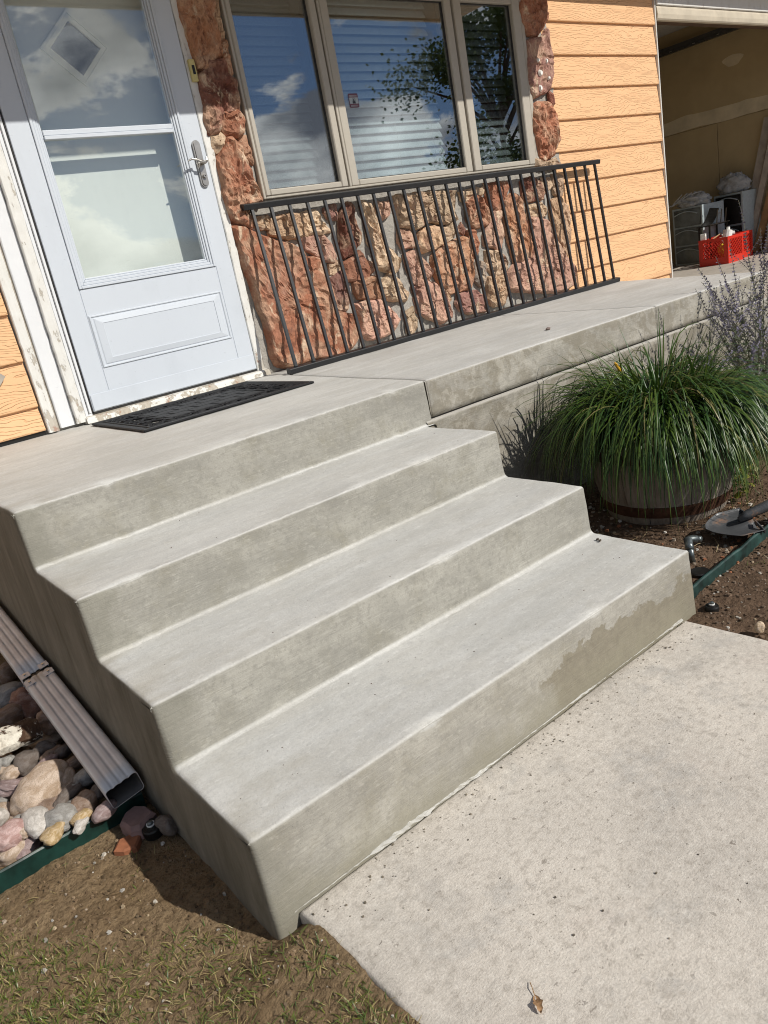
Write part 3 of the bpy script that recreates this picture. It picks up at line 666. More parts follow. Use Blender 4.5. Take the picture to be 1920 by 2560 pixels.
# grey diamond plaque at the left edge of the photo
DP = thing('wall_plaque', 'small weathered grey diamond plaque on the siding by the left photo edge', 'plaque', (-0.385, -0.02, 0.30))
G().prism([(-0.385 - .055, .298), (-0.385, .298 - .055), (-0.385 + .055, .298), (-0.385, .298 + .055)], 1, -0.040, -0.019).out('plaque_board', MAT['wood_grey'], DP)

# ------------------------------------------------------------------ stone veneer
SV = thing('stone_wall', 'rough rust, cream and mauve stone veneer below and beside the window', 'stone wall', (2.4, 0, 0))
def mortar_panel(x0, x1, z0, z1, edge=None):
    nx = max(2, int((x1 - x0) / .022)); nz = max(2, int((z1 - z0) / .022)); V = []; F = []
    for j in range(nz + 1):
        z = z0 + (z1 - z0) * j / nz
        xr = x1 + (0.020 * fbm(3, z * 9, 1, 3) if edge == 'r' else 0); xl = x0 + (0.012 * fbm(7, z * 9, 1, 3) if edge == 'l' else 0)
        for i in range(nx + 1):
            x = xl + (xr - xl) * i / nx; V.append((x, -0.014 - 0.008 * fbm(x * 8, z * 8, 0, 4) - 0.003 * fbm(x * 30, z * 30, 3, 2), z))
    n = nx + 1
    for j in range(nz):
        for i in range(nx): F.append((j * n + i, j * n + i + 1, (j + 1) * n + i + 1, (j + 1) * n + i))
    for i in range(nx): F.append((i + 1, i, len(V) + i, len(V) + i + 1))
    V += [(V[i][0], 0.004, z0) for i in range(n)]
    b = len(V)
    for side, s in ((0, 1), (nx, -1)):
        b = len(V); V += [(V[j * n + side][0], 0.004, V[j * n + side][2]) for j in range(nz + 1)]
        for j in range(nz):
            f = (j * n + side, (j + 1) * n + side, b + j + 1, b + j); F.append(f if s > 0 else f[::-1])
    mk('mortar', V, F, MAT['mortar'], SV, smooth=True)
mortar_panel(0.962, 3.735, 0.0, 0.893, None)
mortar_panel(0.962, 1.188, 0.894, 2.085, 'l'); mortar_panel(3.468, 3.725, 0.894, 2.085, 'r')
RUST = (0.37, 0.155, 0.09); ORNG = (0.43, 0.21, 0.115); CREAM = (0.62, 0.47, 0.32); MAUVE = (0.33, 0.175, 0.145); DRED = (0.26, 0.10, 0.07); PINK = (0.56, 0.33, 0.25); TAN = (0.52, 0.35, 0.22); GREY = (0.40, 0.35, 0.30)
def cropA(l): return [(560 + x * .2652, 480 + y * .2652) for x, y in l]
def cropB(l): return [(960 + x * .3255, 420 + y * .3255) for x, y in l]
def cropP(l): return [(440 + x * .2712, y * .2712) for x, y in l]
def cropR(l): return [(1260 + x * .2079, y * .2079) for x, y in l]
STONES = [
 (cropA([(95,365),(170,345),(250,372),(340,425),(480,485),(610,500),(720,565),(770,640),(850,625),(905,655),(945,760),(955,850),(990,900),(1020,1010),(1025,1140),(1190,1155),(1215,1240),(1250,1370),(1180,1450),(1085,1530),(860,1555),(700,1600),(640,1635),(500,1615),(455,1500),(400,1250),(330,1050),(260,850),(190,680),(150,520)]), RUST, .050, .5),
 (cropA([(460,260),(560,225),(690,215),(735,240),(760,300),(770,420),(600,430),(500,420),(450,390)]), TAN, .032, 1.),
 (cropA([(740,220),(850,190),(890,230),(905,280),(960,325),(1000,360),(930,380),(800,395),(775,330),(745,280)]), CREAM, .032, 1.),
 (cropA([(745,440),(830,410),(930,420),(990,490),(1040,600),(1020,660),(950,640),(860,590),(790,550),(760,500)]), PINK, .03, .7),
 (cropA([(960,160),(1050,130),(1055,250),(1000,240),(960,205)]), MAUVE, .025, .8),
 (cropA([(1090,230),(1160,120),(1200,130),(1240,300),(1275,460),(1240,510),(1200,560),(1140,600),(1120,540),(1095,400)]), DRED, .038, 1.5),
 (cropA([(1300,130),(1380,140),(1400,200),(1480,330),(1500,450),(1560,550),(1650,620),(1640,700),(1600,740),(1520,720),(1430,700),(1420,560),(1370,480),(1360,380),(1320,250)]), CREAM, .038, 1.6),
 (cropA([(1010,690),(1060,660),(1100,680),(1105,735),(1060,755),(1015,760)]), CREAM, .02, .6),
 (cropA([(1140,680),(1280,570),(1310,600),(1365,740),(1360,800),(1250,830),(1170,830)]), RUST, .028, .7),
 (cropA([(1020,830),(1110,765),(1160,850),(1175,980),(1170,1090),(1080,1110),(1040,960)]), MAUVE, .022, .6),
 (cropA([(1240,870),(1330,820),(1430,810),(1460,920),(1460,1000),(1360,1010),(1280,990),(1250,930)]), ORNG, .04, .6),
 (cropA([(1250,1080),(1340,1035),(1460,1030),(1560,1100),(1640,1200),(1600,1290),(1520,1350),(1370,1380),(1310,1330),(1300,1200)]), PINK, .04, .8),
 ([(955,711),(974,687),(992,699),(1018,732),(1015,749),(979,749),(956,735)], CREAM, .03, 1.1),
 (cropA([(1375,680),(1405,690),(1405,740),(1375,755)]), RUST, .018, .5),
 (cropA([(1450,110),(1550,95),(1555,200),(1500,250),(1460,190)]), PINK, .025, .7),
 (cropA([(300,260),(400,230),(435,290),(420,340),(350,345),(300,310)]), TAN, .028, 1.),
 (cropB([(95,215),(250,195),(440,180),(520,190),(525,290),(540,400),(440,430),(360,410),(230,470),(150,440),(115,360)]), CREAM, .045, 1.4),
 (cropB([(120,480),(200,490),(235,560),(225,605),(150,610),(120,560)]), PINK, .025, .8),
 (cropB([(280,500),(340,455),(430,470),(440,580),(380,620),(300,640),(265,590)]), TAN, .04, .7),
 (cropB([(455,460),(540,420),(540,520),(480,560),(450,540)]), CREAM, .02, .7),
 (cropB([(640,280),(700,225),(770,250),(800,350),(790,430),(700,455),(650,400)]), RUST, .035, 1.2),
 (cropB([(600,180),(690,160),(750,150),(750,210),(690,215),(650,260),(610,240)]), CREAM, .022, .8),
 (cropB([(785,130),(930,110),(950,170),(910,250),(880,325),(830,310),(800,230)]), RUST, .03, 1.),
 (cropB([(775,510),(835,350),(890,345),(915,480),(905,600),(880,620),(830,590),(780,580)]), PINK, .025, .6),
 (cropB([(925,290),(985,215),(1045,245),(1065,300),(1095,450),(1130,610),(1120,680),(1010,720),(960,560),(935,430)]), ORNG, .035, .8),
 (cropB([(1110,400),(1165,388),(1240,420),(1300,540),(1370,670),(1440,760),(1455,850),(1400,930),(1270,950),(1140,945),(1030,940),(960,920),(975,800),(1010,735),(1125,690),(1140,600)]), PINK, .05, .8),
 (cropB([(1065,110),(1130,75),(1200,100),(1225,180),(1200,240),(1100,255),(1075,200)]), DRED, .03, 1.3),
 (cropB([(1220,80),(1280,80),(1290,130),(1250,180),(1225,150)]), CREAM, .02, .7),
 (cropB([(1115,290),(1200,270),(1245,310),(1240,360),(1200,385),(1120,370)]), CREAM, .025, 1.4),
 (cropB([(1280,270),(1340,240),(1400,290),(1420,400),(1415,560),(1400,650),(1370,600),(1320,480),(1290,380)]), TAN, .035, .9),
 (cropB([(1300,60),(1370,70),(1375,180),(1350,230),(1310,180)]), CREAM, .025, .9),
 (cropB([(380,680),(450,610),(560,560),(640,540),(665,700),(680,830),(640,930),(580,930),(500,960),(420,850),(385,770)]), ORNG, .035, .8),
 (cropB([(170,680),(240,650),(310,720),(360,790),(345,850),(280,900),(230,870),(190,780)]), PINK, .032, 1.),
 (cropB([(640,500),(700,490),(725,570),(700,680),(660,640)]), RUST, .025, .8),
 (cropB([(250,1000),(320,880),(400,900),(460,960),(500,1080),(510,1140),(440,1185),(350,1150),(270,1100)]), PINK, .035, .9),
 (cropB([(580,970),(700,950),(760,990),(780,1090),(660,1115),(600,1090),(570,1050)]), MAUVE, .032, .9),
 (cropB([(790,650),(880,640),(940,720),(930,800),(850,820),(800,760)]), CREAM, .03, 1.3),
 (cropB([(810,850),(920,830),(945,960),(920,1040),(850,1050),(800,1000)]), TAN, .035, 1.3),
 (cropB([(715,740),(770,730),(785,850),(750,900),(700,850)]), GREY, .02, .7),
 (cropB([(235,920),(290,905),(300,960),(250,980)]), MAUVE, .018, .5),
 (cropB([(170,1130),(220,1090),(250,1170),(240,1250),(190,1250)]), CREAM, .022, .8),
 (cropB([(420,945),(490,930),(510,1000),(480,1060),(440,1000)]), TAN, .02, .8),
 (cropB([(600,440),(625,470),(610,500),(580,480)]), DRED, .02, .8),
 (cropP([(12,-150),(330,-150),(335,0),(340,180),(390,380),(400,500),(330,530),(280,600),(200,610),(150,480),(100,330),(50,150),(20,0)]), ORNG, .042, .8),
 (cropP([(340,20),(385,30),(390,120),(355,130)]), TAN, .02, .6), (cropP([(370,190),(400,180),(435,320),(400,330)]), TAN, .02, .6),
 (cropP([(420,420),(460,400),(490,510),(440,520)]), ORNG, .02, .6), (cropP([(430,560),(490,530),(520,650),(500,670),(450,610)]), ORNG, .022, .6),
 (cropP([(280,600),(350,570),(420,590),(450,690),(540,760),(555,900),(570,1020),(420,1040),(405,1100),(390,1200),(300,1220),(265,1080),(250,900),(200,720),(250,690)]), DRED, .045, 1.6),
 (cropP([(430,1050),(560,1030),(600,1090),(610,1210),(560,1250),(460,1230),(415,1130)]), RUST, .040, .8),
 (cropP([(335,1270),(410,1240),(440,1290),(430,1340),(380,1380),(345,1340)]), CREAM, .03, .7),
 (cropP([(590,1280),(640,1270),(690,1440),(690,1480),(640,1440),(600,1370)]), RUST, .025, .5),
 (cropP([(460,1310),(520,1290),(580,1360),(640,1500),(670,1640),(760,1790),(765,1860),(650,1900),(660,1960),(690,2090),(600,2050),(500,1990),(440,1800),(400,1560),(380,1490),(430,1400)]), RUST, .050, 1.5),
 (cropR([(190,-150),(480,-150),(490,0),(470,280),(400,410),(300,400),(220,250),(190,100)]), RUST, .040, 1.2),
 (cropR([(280,520),(340,480),(450,480),(490,400),(515,380),(520,560),(550,680),(570,880),(540,1060),(450,1110),(370,1150),(320,1090),(290,920)]), MAUVE, .040, .6),
 (cropR([(545,1120),(580,1150),(595,1240),(570,1270),(550,1200)]), DRED, .022, .9),
 (cropR([(360,1290),(450,1240),(550,1260),(600,1390),(620,1520),(640,1680),(620,1760),(580,1850),(480,1940),(410,1850),(385,1700),(350,1530)]), RUST, .045, 1.6),
 (cropR([(390,1910),(480,1965),(600,1900),(640,1980),(560,2015),(400,2005)]), CREAM, .025, 1.2),
]
def stone(px, col, h, rough, k):
    P = [gy(u, v, -0.035) for u, v in px]; P = [(p.x, p.z) for p in P]
    # resample the outline and roughen it
    per = [math.dist(P[i], P[(i + 1) % len(P)]) for i in range(len(P))]; tot = sum(per); N = max(22, min(90, int(tot / 0.016)))
    Q = []; i = 0; acc = 0.0
    for q in range(N):
        t = tot * q / N
        while acc + per[i] < t: acc += per[i]; i += 1
        f = (t - acc) / per[i]; a = P[i]; b = P[(i + 1) % len(P)]
        x = a[0] + (b[0] - a[0]) * f; z = a[1] + (b[1] - a[1]) * f
        Q.append((x + 0.007 * fbm(x * 22, k * 3.3, z * 22, 3), z + 0.007 * fbm(x * 22, 40 + k, z * 22, 3)))
    A = sum(Q[i][0] * Q[(i + 1) % N][1] - Q[(i + 1) % N][0] * Q[i][1] for i in range(N)) / 2
    cx = sum((Q[i][0] + Q[(i + 1) % N][0]) * (Q[i][0] * Q[(i + 1) % N][1] - Q[(i + 1) % N][0] * Q[i][1]) for i in range(N)) / (6 * A)
    cz = sum((Q[i][1] + Q[(i + 1) % N][1]) * (Q[i][0] * Q[(i + 1) % N][1] - Q[(i + 1) % N][0] * Q[i][1]) for i in range(N)) / (6 * A)
    if A < 0: Q = Q[::-1]
    gs_ = 1 + 0.026 / math.sqrt(abs(A)); Q = [(cx + (x - cx) * gs_, cz + (z - cz) * gs_) for x, z in Q]
    size = math.sqrt(abs(A)); nr = max(5, min(15, int(size / 0.030) + 3))
    rings = [(1.03, 0.0), (1.0, 0.35), (0.985, 0.62), (1 - 0.014 / max(size, .06), 0.86)] + [((1 - 0.03 / max(size, .06)) * (1 - q / nr) , 1.0) for q in range(nr)]
    V = []; F = []
    for ri, (s, d) in enumerate(rings):
        for (x, z) in Q:
            X = cx + (x - cx) * s; Z = cz + (z - cz) * s
            rel = 0.0
            if d > .3:
                rel = 0.015 * rough * fbm(X * 17 + k * 5, 2.2, Z * 8 + X * 3, 5) + 0.007 * rough * fbm(X * 50, k, Z * 26, 3) + 0.010 * (math.floor(3.0 * fbm(X * 4, k * 2.3, Z * 7, 2) + k * .37) % 2) + 0.010 * fbm(X * 5, k * 1.7, Z * 5, 2)
                rel -= 0.009 * rough * max(0.0, 0.22 - abs(fbm(X * 13 + k, 4.4, Z * 5 + k, 3))) / 0.22 if rough > .55 else 0.0
                rel *= min(1.0, d)
            V.append((X, -0.018 - max(0.004 if d > 0 else 0.0, h * 1.0 * d + rel), Z))
    for r in range(len(rings) - 1):
        for q in range(N): F.append((r * N + q, r * N + (q + 1) % N, (r + 1) * N + (q + 1) % N, (r + 1) * N + q))
    c = len(V); X, Z = cx, cz; V.append((cx, -0.018 - h * 0.92 - 0.012 * rough * fbm(cx * 17 + k * 5, 2.2, cz * 6 + cx * 3, 4), cz)); b = (len(rings) - 1) * N
    F += [(b + q, b + (q + 1) % N, c) for q in range(N)]
    o = mk('stone', V, F, MAT['stone'], SV, smooth=False); o.color = (*[max(0, x * (1 + 0.5 * fbm(k * 3.1, 0.5, 0.2, 2))) for x in col], 1)
for k, (px, col, h, rough) in enumerate(STONES): stone(px, col, h, rough, k)
# white adhesive dabs left on the right stone column
gd = G()
for x, y, a, b in [(440, 878, 30, 40), (408, 725, 18, 26), (510, 735, 14, 32), (538, 938, 18, 24), (440, 1060, 20, 40)]:
    c = gy(1260 + x * .2079, y * .2079, -0.066); r = 1
    V = []
    for q in range(12):
        t = 2 * math.pi * q / 12; V.append((c.x + math.cos(t) * a * .2079 * .0031 * (1 + .2 * rnd.random()), c.y + .004, c.z + math.sin(t) * b * .2079 * .0027))
    V2 = [(c.x + (v[0] - c.x) * .6, c.y - .010, c.z + (v[2] - c.z) * .6) for v in V]
    gd.add(V + V2, [(q, (q + 1) % 12, 12 + (q + 1) % 12, 12 + q) for q in range(12)] + [tuple(range(12, 24))])
gd.out('adhesive_dabs', MAT['white'], SV)
def gxp(u, v, X):
    d = ray(u, v); return Vector(CAM + d * ((X - CAM[0]) / d[0]))
def ring(g, x0, x1, z0, z1, wl, wr, wb, wt, y0, y1, bev=0.003):
    g.box((x0, y0, z0), (x0 + wl, y1, z1), bev); g.box((x1 - wr, y0, z0), (x1, y1, z1), bev)
    g.box((x0 + wl + .0005, y0 + .0005, z0), (x1 - wr - .0005, y1, z0 + wb), bev); g.box((x0 + wl + .0005, y0 + .0005, z1 - wt), (x1 - wr - .0005, y1, z1), bev)
    return g

# ------------------------------------------------------------------ picture window
WN = thing('picture_window', 'taupe framed three-part window above the stone veneer reflecting sky and clouds', 'window', (2.33, 0, 0.893))
ring(G(), 1.192, 3.464, 0.894, 1.984, .016, .034, .012, .05, -0.040, 0.11).out('frame', MAT['taupe'], WN)
gg = G(); gg.box((1.767, -0.012, 0.907), (1.797, 0.11, 1.933)); gg.box((2.803, -0.012, 0.907), (2.813, 0.11, 1.933)); gg.out('mullion_gap', MAT['gasket'], WN)
G().box((1.781, -0.036, 0.907), (1.797, -0.013, 1.933), 0.003).out('mullion', MAT['taupe'], WN)
for (x0, x1, wl, wr, yo) in ((1.209, 1.766, .029, .045, -0.044), (1.798, 2.802, .056, .060, -0.036), (2.814, 3.429, .066, .076, -0.044)):
    s = ring(G(), x0, x1, 0.907, 1.932, wl, wr, .032, .05, yo, 0.02, 0.005).out('sash', MAT['taupe'], WN)
    ring(G(), x0 + wl + .0008, x1 - wr - .0008, 0.9395, 1.8815, .005, .005, .005, .005, -0.018, 0.0, 0.001).out('gasket', MAT['gasket'], s)
    G().box((x0 + wl + .003, -0.012, 0.942), (x1 - wr - .003, -0.007, 1.879)).out('pane', MAT['glass'], s)
    if x1 - x0 < .9: G().box((x0 + wl - .004, 0.022, 0.925), (x1 - wr + .004, 0.0225, 1.90)).out('insect_screen', MAT['screen'], s)
for (x0, x1, yb, lab) in ((1.246, 1.700, 0.11, 'white slatted blind behind the narrow left pane of the window'), (1.872, 2.655, 0.060, 'white slatted blind behind the wide middle pane of the window'), (2.890, 3.335, 0.085, 'white slatted blind behind the dark right pane of the window')):
    B = thing('window_blind', lab, 'blind', ((x0 + x1) / 2, yb, 0.95), 'slatted blinds behind the window panes')
    G().box((x0, yb - .025, 1.925), (x1, yb + .03, 1.965), 0.004).out('headrail', MAT['slat'], B)
    P = []
    for q in range(7):
        t = (q / 6 - 0.5) * 0.050; P.append((t * 0.52, t * 0.86, 0.0035 * (1 - (2 * q / 6 - 1) ** 2)))
    V = []
    for sgn in (0, 1):
        for x in (x0, x1):
            for (dy, dz, c) in P: V.append((x, yb + dy - c * .86 + sgn * .0025 * .86, 0.975 + dz + c * .52 - sgn * .0025 * .52))
    n = 7; F = []
    for q in range(n - 1): F += [(q, q + 1, n + q + 1, n + q), (2 * n + q, 3 * n + q, 3 * n + q + 1, 2 * n + q + 1)]
    F += [(0, n, 3 * n, 2 * n), (n - 1, 3 * n - 1, 4 * n - 1, 2 * n - 1)]
    F += [(q, 2 * n + q, 2 * n + q + 1, q + 1) for q in range(n - 1)] + [(n + q, n + q + 1, 3 * n + q + 1, 3 * n + q) for q in range(n - 1)]
    s0 = mk('slat', V, F, MAT['slat'], B, smooth=True)
    for k in range(1, 20): dup(s0, dloc=(rnd.uniform(-.003, .003), 0, 0.0478 * k))
    G().box((x0, yb - .02, 0.938), (x1, yb + .022, 0.953), 0.003).out('bottom_rail', MAT['slat'], B)
    gc = G()
    for fx in ((0.2, 0.8) if x1 - x0 < .6 else (0.12, 0.5, 0.88)): gc.tube([(x0 + (x1 - x0) * fx, yb - .022, 0.95), (x0 + (x1 - x0) * fx, yb - .022, 1.93)], 0.0011, 5)
    gc.out('ladder_cord', MAT['cord'], B)
DC = thing('window_decal', 'small maroon security decal with a pale band and round emblem on the middle pane', 'decal', (1.936, -0.014, 1.322))
def rrect(x0, x1, z0, z1, r, n=5):
    P = []
    for cx, cz, a0 in ((x1 - r, z0 + r, -90), (x1 - r, z1 - r, 0), (x0 + r, z1 - r, 90), (x0 + r, z0 + r, 180)):
        P += [(cx + r * math.cos(math.radians(a0 + 90 * q / n)), cz + r * math.sin(math.radians(a0 + 90 * q / n))) for q in range(n + 1)]
    return P
MAT['maroon'] = plain('maroon_print', (0.16, 0.055, 0.085), 0.5); MAT['paleband'] = plain('pale_print', (0.42, 0.47, 0.50), 0.5); MAT['inkdark'] = plain('dark_print', (0.03, 0.035, 0.05), 0.5)
G().prism(rrect(1.902, 1.970, 1.322, 1.395, .007), 1, -0.0136, -0.0124).out('decal_sheet', MAT['maroon'], DC)
G().prism(rrect(1.9045, 1.9675, 1.342, 1.374, .0005, 1), 1, -0.0141, -0.0137).out('pale_band', MAT['paleband'], DC)
gd = G(); cx, cz = 1.936, 1.358
for q in range(20):
    a, b = 2 * math.pi * q / 20, 2 * math.pi * (q + 1) / 20
    gd.prism([(cx + math.cos(a) * .0125, cz + math.sin(a) * .0145), (cx + math.cos(b) * .0125, cz + math.sin(b) * .0145), (cx + math.cos(b) * .0108, cz + math.sin(b) * .0128), (cx + math.cos(a) * .0108, cz + math.sin(a) * .0128)], 1, -0.0145, -0.0142)
gd.prism([(cx - .011, cz - .0150), (cx + .011, cz - .0150), (cx + .0105, cz - .009), (cx + .005, cz - .002), (cx + .003, cz + .0075), (cx, cz + .0095), (cx - .003, cz + .0075), (cx - .005, cz - .002), (cx - .0105, cz - .009)], 1, -0.0149, -0.0142)
gd.out('emblem', MAT['inkdark'], DC)
gl_ = G()
for zz in (1.3855, 1.3805, 1.334, 1.329):
    gl_.box((1.909, -0.0139, zz - .0011), (1.963, -0.0136, zz + .0011))
tag(gl_.out('print_lines', MAT['paleband'], DC), kind='stuff')

# ------------------------------------------------------------------ door casing, threshold, storm door, entry door
DCAS = thing('door_casing', 'flaking white painted casing and sill around the storm door', 'door casing', (0.45, 0, 0))
def uneven(x0, x1, y0, y1, z0, z1, name, m, amp=0.003, parent=DCAS, n=70):
    """a weathered board: its long edges wander a little"""
    V = []; F = []
    for k in range(n + 1):
        z = z0 + (z1 - z0) * k / n; a = amp * fbm(x0 * 9, z * 22, 1, 4); b = amp * fbm(x1 * 9, z * 22, 5, 4); c = 0.4 * amp * fbm(x0 * 3, z * 20, 8, 3)
        V += [(x0 + a, y1, z), (x0 + a, y0 + .004 + c, z), (x0 + a + .004, y0 + c, z), (x1 + b - .004, y0 + c, z), (x1 + b, y0 + .004 + c, z), (x1 + b, y1, z)]
    for k in range(n):
        for q in range(5): F.append((k * 6 + q, k * 6 + q + 1, (k + 1) * 6 + q + 1, (k + 1) * 6 + q))
    F += [tuple(range(6))[::-1], tuple(range(n * 6, n * 6 + 6))]
    return mk(name, V, F, m, parent)
uneven(-0.226, -0.180, -0.036, 0.0, 0.006, 2.083, 'trim_board', MAT['oldpaint'], .0022)
uneven(-0.166, -0.094, -0.022, 0.0, 0.012, 2.083, 'casing_board', MAT['vinyl'], .001)
uneven(-0.0935, -0.0455, -0.045, 0.0, 0.014, 2.083, 'brick_mould', MAT['oldpaint'], .0022)
G().box((-0.180, -0.008, 0.002), (-0.166, 0.0, 2.08)).out('shadow_gap', MAT['wood_grey'], DCAS)
uneven(0.9205, 0.966, -0.034, 0.0, 0.014, 2.083, 'brick_mould', MAT['oldpaint'], .0035)
uneven(-0.044, -0.006, -0.030, 0.0, 0.030, 2.075, 'jamb', MAT['vinyl'], 0.0006)
gh = G()
for zz in (0.10, 0.19, 0.42, 0.62, 0.95, 1.5): gh.box((-0.0245, -0.0325, zz - .0012), (-0.0075, -0.030, zz + .0012))
gh.box((-0.0265, -0.0322, 0.04), (-0.0245, -0.0298, 2.07)); gh.box((-0.0068, -0.034, 0.04), (-0.0042, -0.020, 2.07)); gh.box((-0.0452, -0.034, 0.04), (-0.0434, -0.020, 2.07)); gh.out('hinge_line', MAT['gasket'], DCAS)
G().box((-0.022, -0.0345, 0.045), (-0.010, -0.0305, 2.07), 0.0015).out('hinge_rail', MAT['vinyl'], DCAS)
# threshold, its paint worn
V = []; F = []; n = 60
for k in range(n + 1):
    x = -0.05 + 1.03 * k / n; a = 0.006 * fbm(x * 9, 1, 2, 4)
    V += [(x, 0.10, 0.0), (x, 0.10, 0.036), (x, -0.030, 0.034), (x, -0.050 + a, 0.030 + .4 * a), (x, -0.060 + a * 1.3, 0.020 + .4 * a), (x, -0.064 + a * 1.5, 0.002)]
for k in range(n):
    for q in range(5): F.append((k * 6 + q, (k + 1) * 6 + q, (k + 1) * 6 + q + 1, k * 6 + q + 1))
F += [tuple(range(6)), tuple(range(n * 6, n * 6 + 6))[::-1]]
mk('threshold', V, F, MAT['sillpaint'], DCAS)

SD = thing('storm_door', 'white storm door with two glass lites and one raised kick panel', 'storm door', (0.457, -0.02, 0.037))
Y0, Y1 = -0.034, -0.002
g = G(); g.box((0.000, Y0, 0.046), (0.100, Y1, 2.06), .003); g.box((0.8205, Y0, 0.046), (0.9165, Y1, 2.06), .003); g.box((0.1005, Y0 + .0004, 0.046), (0.820, Y1, 0.604), .002); g.box((0.1005, Y0 + .0004, 1.96), (0.820, Y1, 2.06), .002)
g.out('door_frame', MAT['door'], SD)
# stepped glazing bead
g = G()
for o, (yy, w) in ((0.0, (-0.041, .013)), (0.0135, (-0.036, .013)), (0.027, (-0.030, .010)), (0.0375, (-0.024, .008))):
    ring(g, 0.1005 + o, 0.820 - o, 0.6045 + o, 1.959 - o, w, w, w, w, yy, Y1, 0.002)
g.out('glazing_bead', MAT['door'], SD)
g = G(); g.box((0.147, -0.036, 1.246), (0.773, -0.006, 1.262), .002); g.box((0.147, -0.030, 1.2625), (0.773, -0.008, 1.286), .003); g.out('meeting_rail', MAT['door'], SD)
G().box((0.148, -0.018, 0.652), (0.772, -0.013, 1.2455)).out('lower_pane', MAT['doorglass'], SD)
G().box((0.148, -0.026, 1.2865), (0.772, -0.021, 1.911)).out('upper_pane', MAT['doorglass'], SD)
# raised kick panel
def panel(g, x0, x1, z0, z1):
    R_ = [(0, Y0 - .0002), (.004, Y0 - .0055), (.010, Y0 - .0055), (.014, Y0 - .0012), (.020, Y0 - .0012), (.024, Y0 - .004), (.058, Y0 - .0085), (.060, Y0 - .0060)]
    V = []; F = []
    for i, y in R_: V += [(x0 + i, y, z0 + i * .72), (x1 - i, y, z0 + i * .72), (x1 - i, y, z1 - i * .72), (x0 + i, y, z1 - i * .72)]
    for k in range(len(R_) - 1):
        for q in range(4): F.append((k * 4 + q, k * 4 + (q + 1) % 4, (k + 1) * 4 + (q + 1) % 4, (k + 1) * 4 + q))
    b = (len(R_) - 1) * 4; F.append((b, b + 1, b + 2, b + 3)); g.add(V, F)
g = G(); panel(g, 0.104, 0.815, 0.236, 0.482); g.out('kick_panel', MAT['door'], SD)
G().box((0.004, Y0 - .0035, 0.050), (0.9125, Y0 - .0006, 0.128), .0015).out('bottom_expander', MAT['door'], SD)
G().box((0.000, -0.028, 0.0365), (0.9165, -0.004, 0.0455)).out('door_sweep', MAT['gasket'], SD)
# handle set
g = G(); hx = 0.868
def capsule(x0, x1, z0, z1, n=8):
    r = (x1 - x0) / 2; cx = (x0 + x1) / 2
    return [(cx + r * math.cos(math.pi * q / n), z1 - r + r * math.sin(math.pi * q / n)) for q in range(n + 1)] + [(cx - r * math.cos(math.pi * q / n), z0 + r - r * math.sin(math.pi * q / n)) for q in range(n + 1)]
g.prism(capsule(hx - .021, hx + .021, 0.984, 1.203), 1, Y0 - .010, Y0 - .0003); g.prism(capsule(hx - .014, hx + .014, 0.991, 1.196), 1, Y0 - .015, Y0 - .0102)
h = g.out('handle_plate', MAT['nickel'], SD)
g = G(); g.tube([(hx + .006, Y0 - .0152, 1.094), (hx + .006, Y0 - .040, 1.094)], .009, 10)
g.tube([(hx + .024, Y0 - .040, 1.118), (hx + .020, Y0 - .044, 1.100), (hx + .006, Y0 - .048, 1.091), (hx - .016, Y0 - .050, 1.097), (hx - .040, Y0 - .050, 1.108), (hx - .062, Y0 - .049, 1.112), (hx - .084, Y0 - .046, 1.104)], [.004, .006, .0075, .007, .006, .005, .0035], 10)
g.out('lever', MAT['nickel'], h)
g = G(); g.tube([(hx + .003, Y0 - .0152, 1.035), (hx + .003, Y0 - .026, 1.035)], .0105, 14); g.out('key_cylinder', MAT['nickel'], h)
g = G(); g.tube([(hx + .003, Y0 - .0262, 1.035), (hx + .003, Y0 - .0268, 1.035)], .003, 8); g.out('keyhole', MAT['dark'], h)

ED = thing('entry_door', 'white inner entry door with a diamond window, seen through the storm door glass', 'entry door', (0.457, 0.12, 0.04))
dx, dz, da, db = 0.455, 1.652, 0.164, 0.160
# slab with a diamond hole: eight-sided fan between outline and diamond
O = [(0.0, 0.045), (0.92, 0.045), (0.92, 2.06), (0.0, 2.06)]; D = [(dx, dz - db), (dx + da, dz), (dx, dz + db), (dx - da, dz)]
V = [(x, 0.110, z) for x, z in O] + [(x, 0.110, z) for x, z in D] + [(x, 0.150, z) for x, z in D]
F = [(0, 1, 5, 4), (1, 2, 5), (2, 6, 5), (2, 3, 6), (3, 7, 6), (3, 0, 7), (0, 4, 7)] + [(4 + q, 4 + (q + 1) % 4, 8 + (q + 1) % 4, 8 + q) for q in range(4)]
mk('door_slab', V, F, MAT['innerdoor'], ED)
g = G()
for s0_, s1_, y in ((1.0, 0.90, 0.098), (0.895, 0.72, 0.102)):
    for q in range(4):
        a, b = D[q], D[(q + 1) % 4]; P_ = [(dx + (x - dx) * s, dz + (z - dz) * s) for (x, z), s in ((a, s0_), (b, s0_), (b, s1_), (a, s1_))]
        g.prism(P_, 1, y, 0.125)
g.out('diamond_frame', MAT['innerdoor'], ED)
G().prism([(dx + (x - dx) * .74, dz + (z - dz) * .74) for x, z in D], 1, 0.112, 0.116).out('diamond_pane', MAT['darkglass'], ED)
g = G(); g.box((-0.02, 0.0, 0.04), (0.0, 0.16, 2.07)); g.box((0.92, 0.0, 0.04), (0.94, 0.16, 2.07)); g.box((-0.02, 0.0, 2.07), (0.94, 0.16, 2.09)); g.out('door_jamb', MAT['vinyl'], ED)

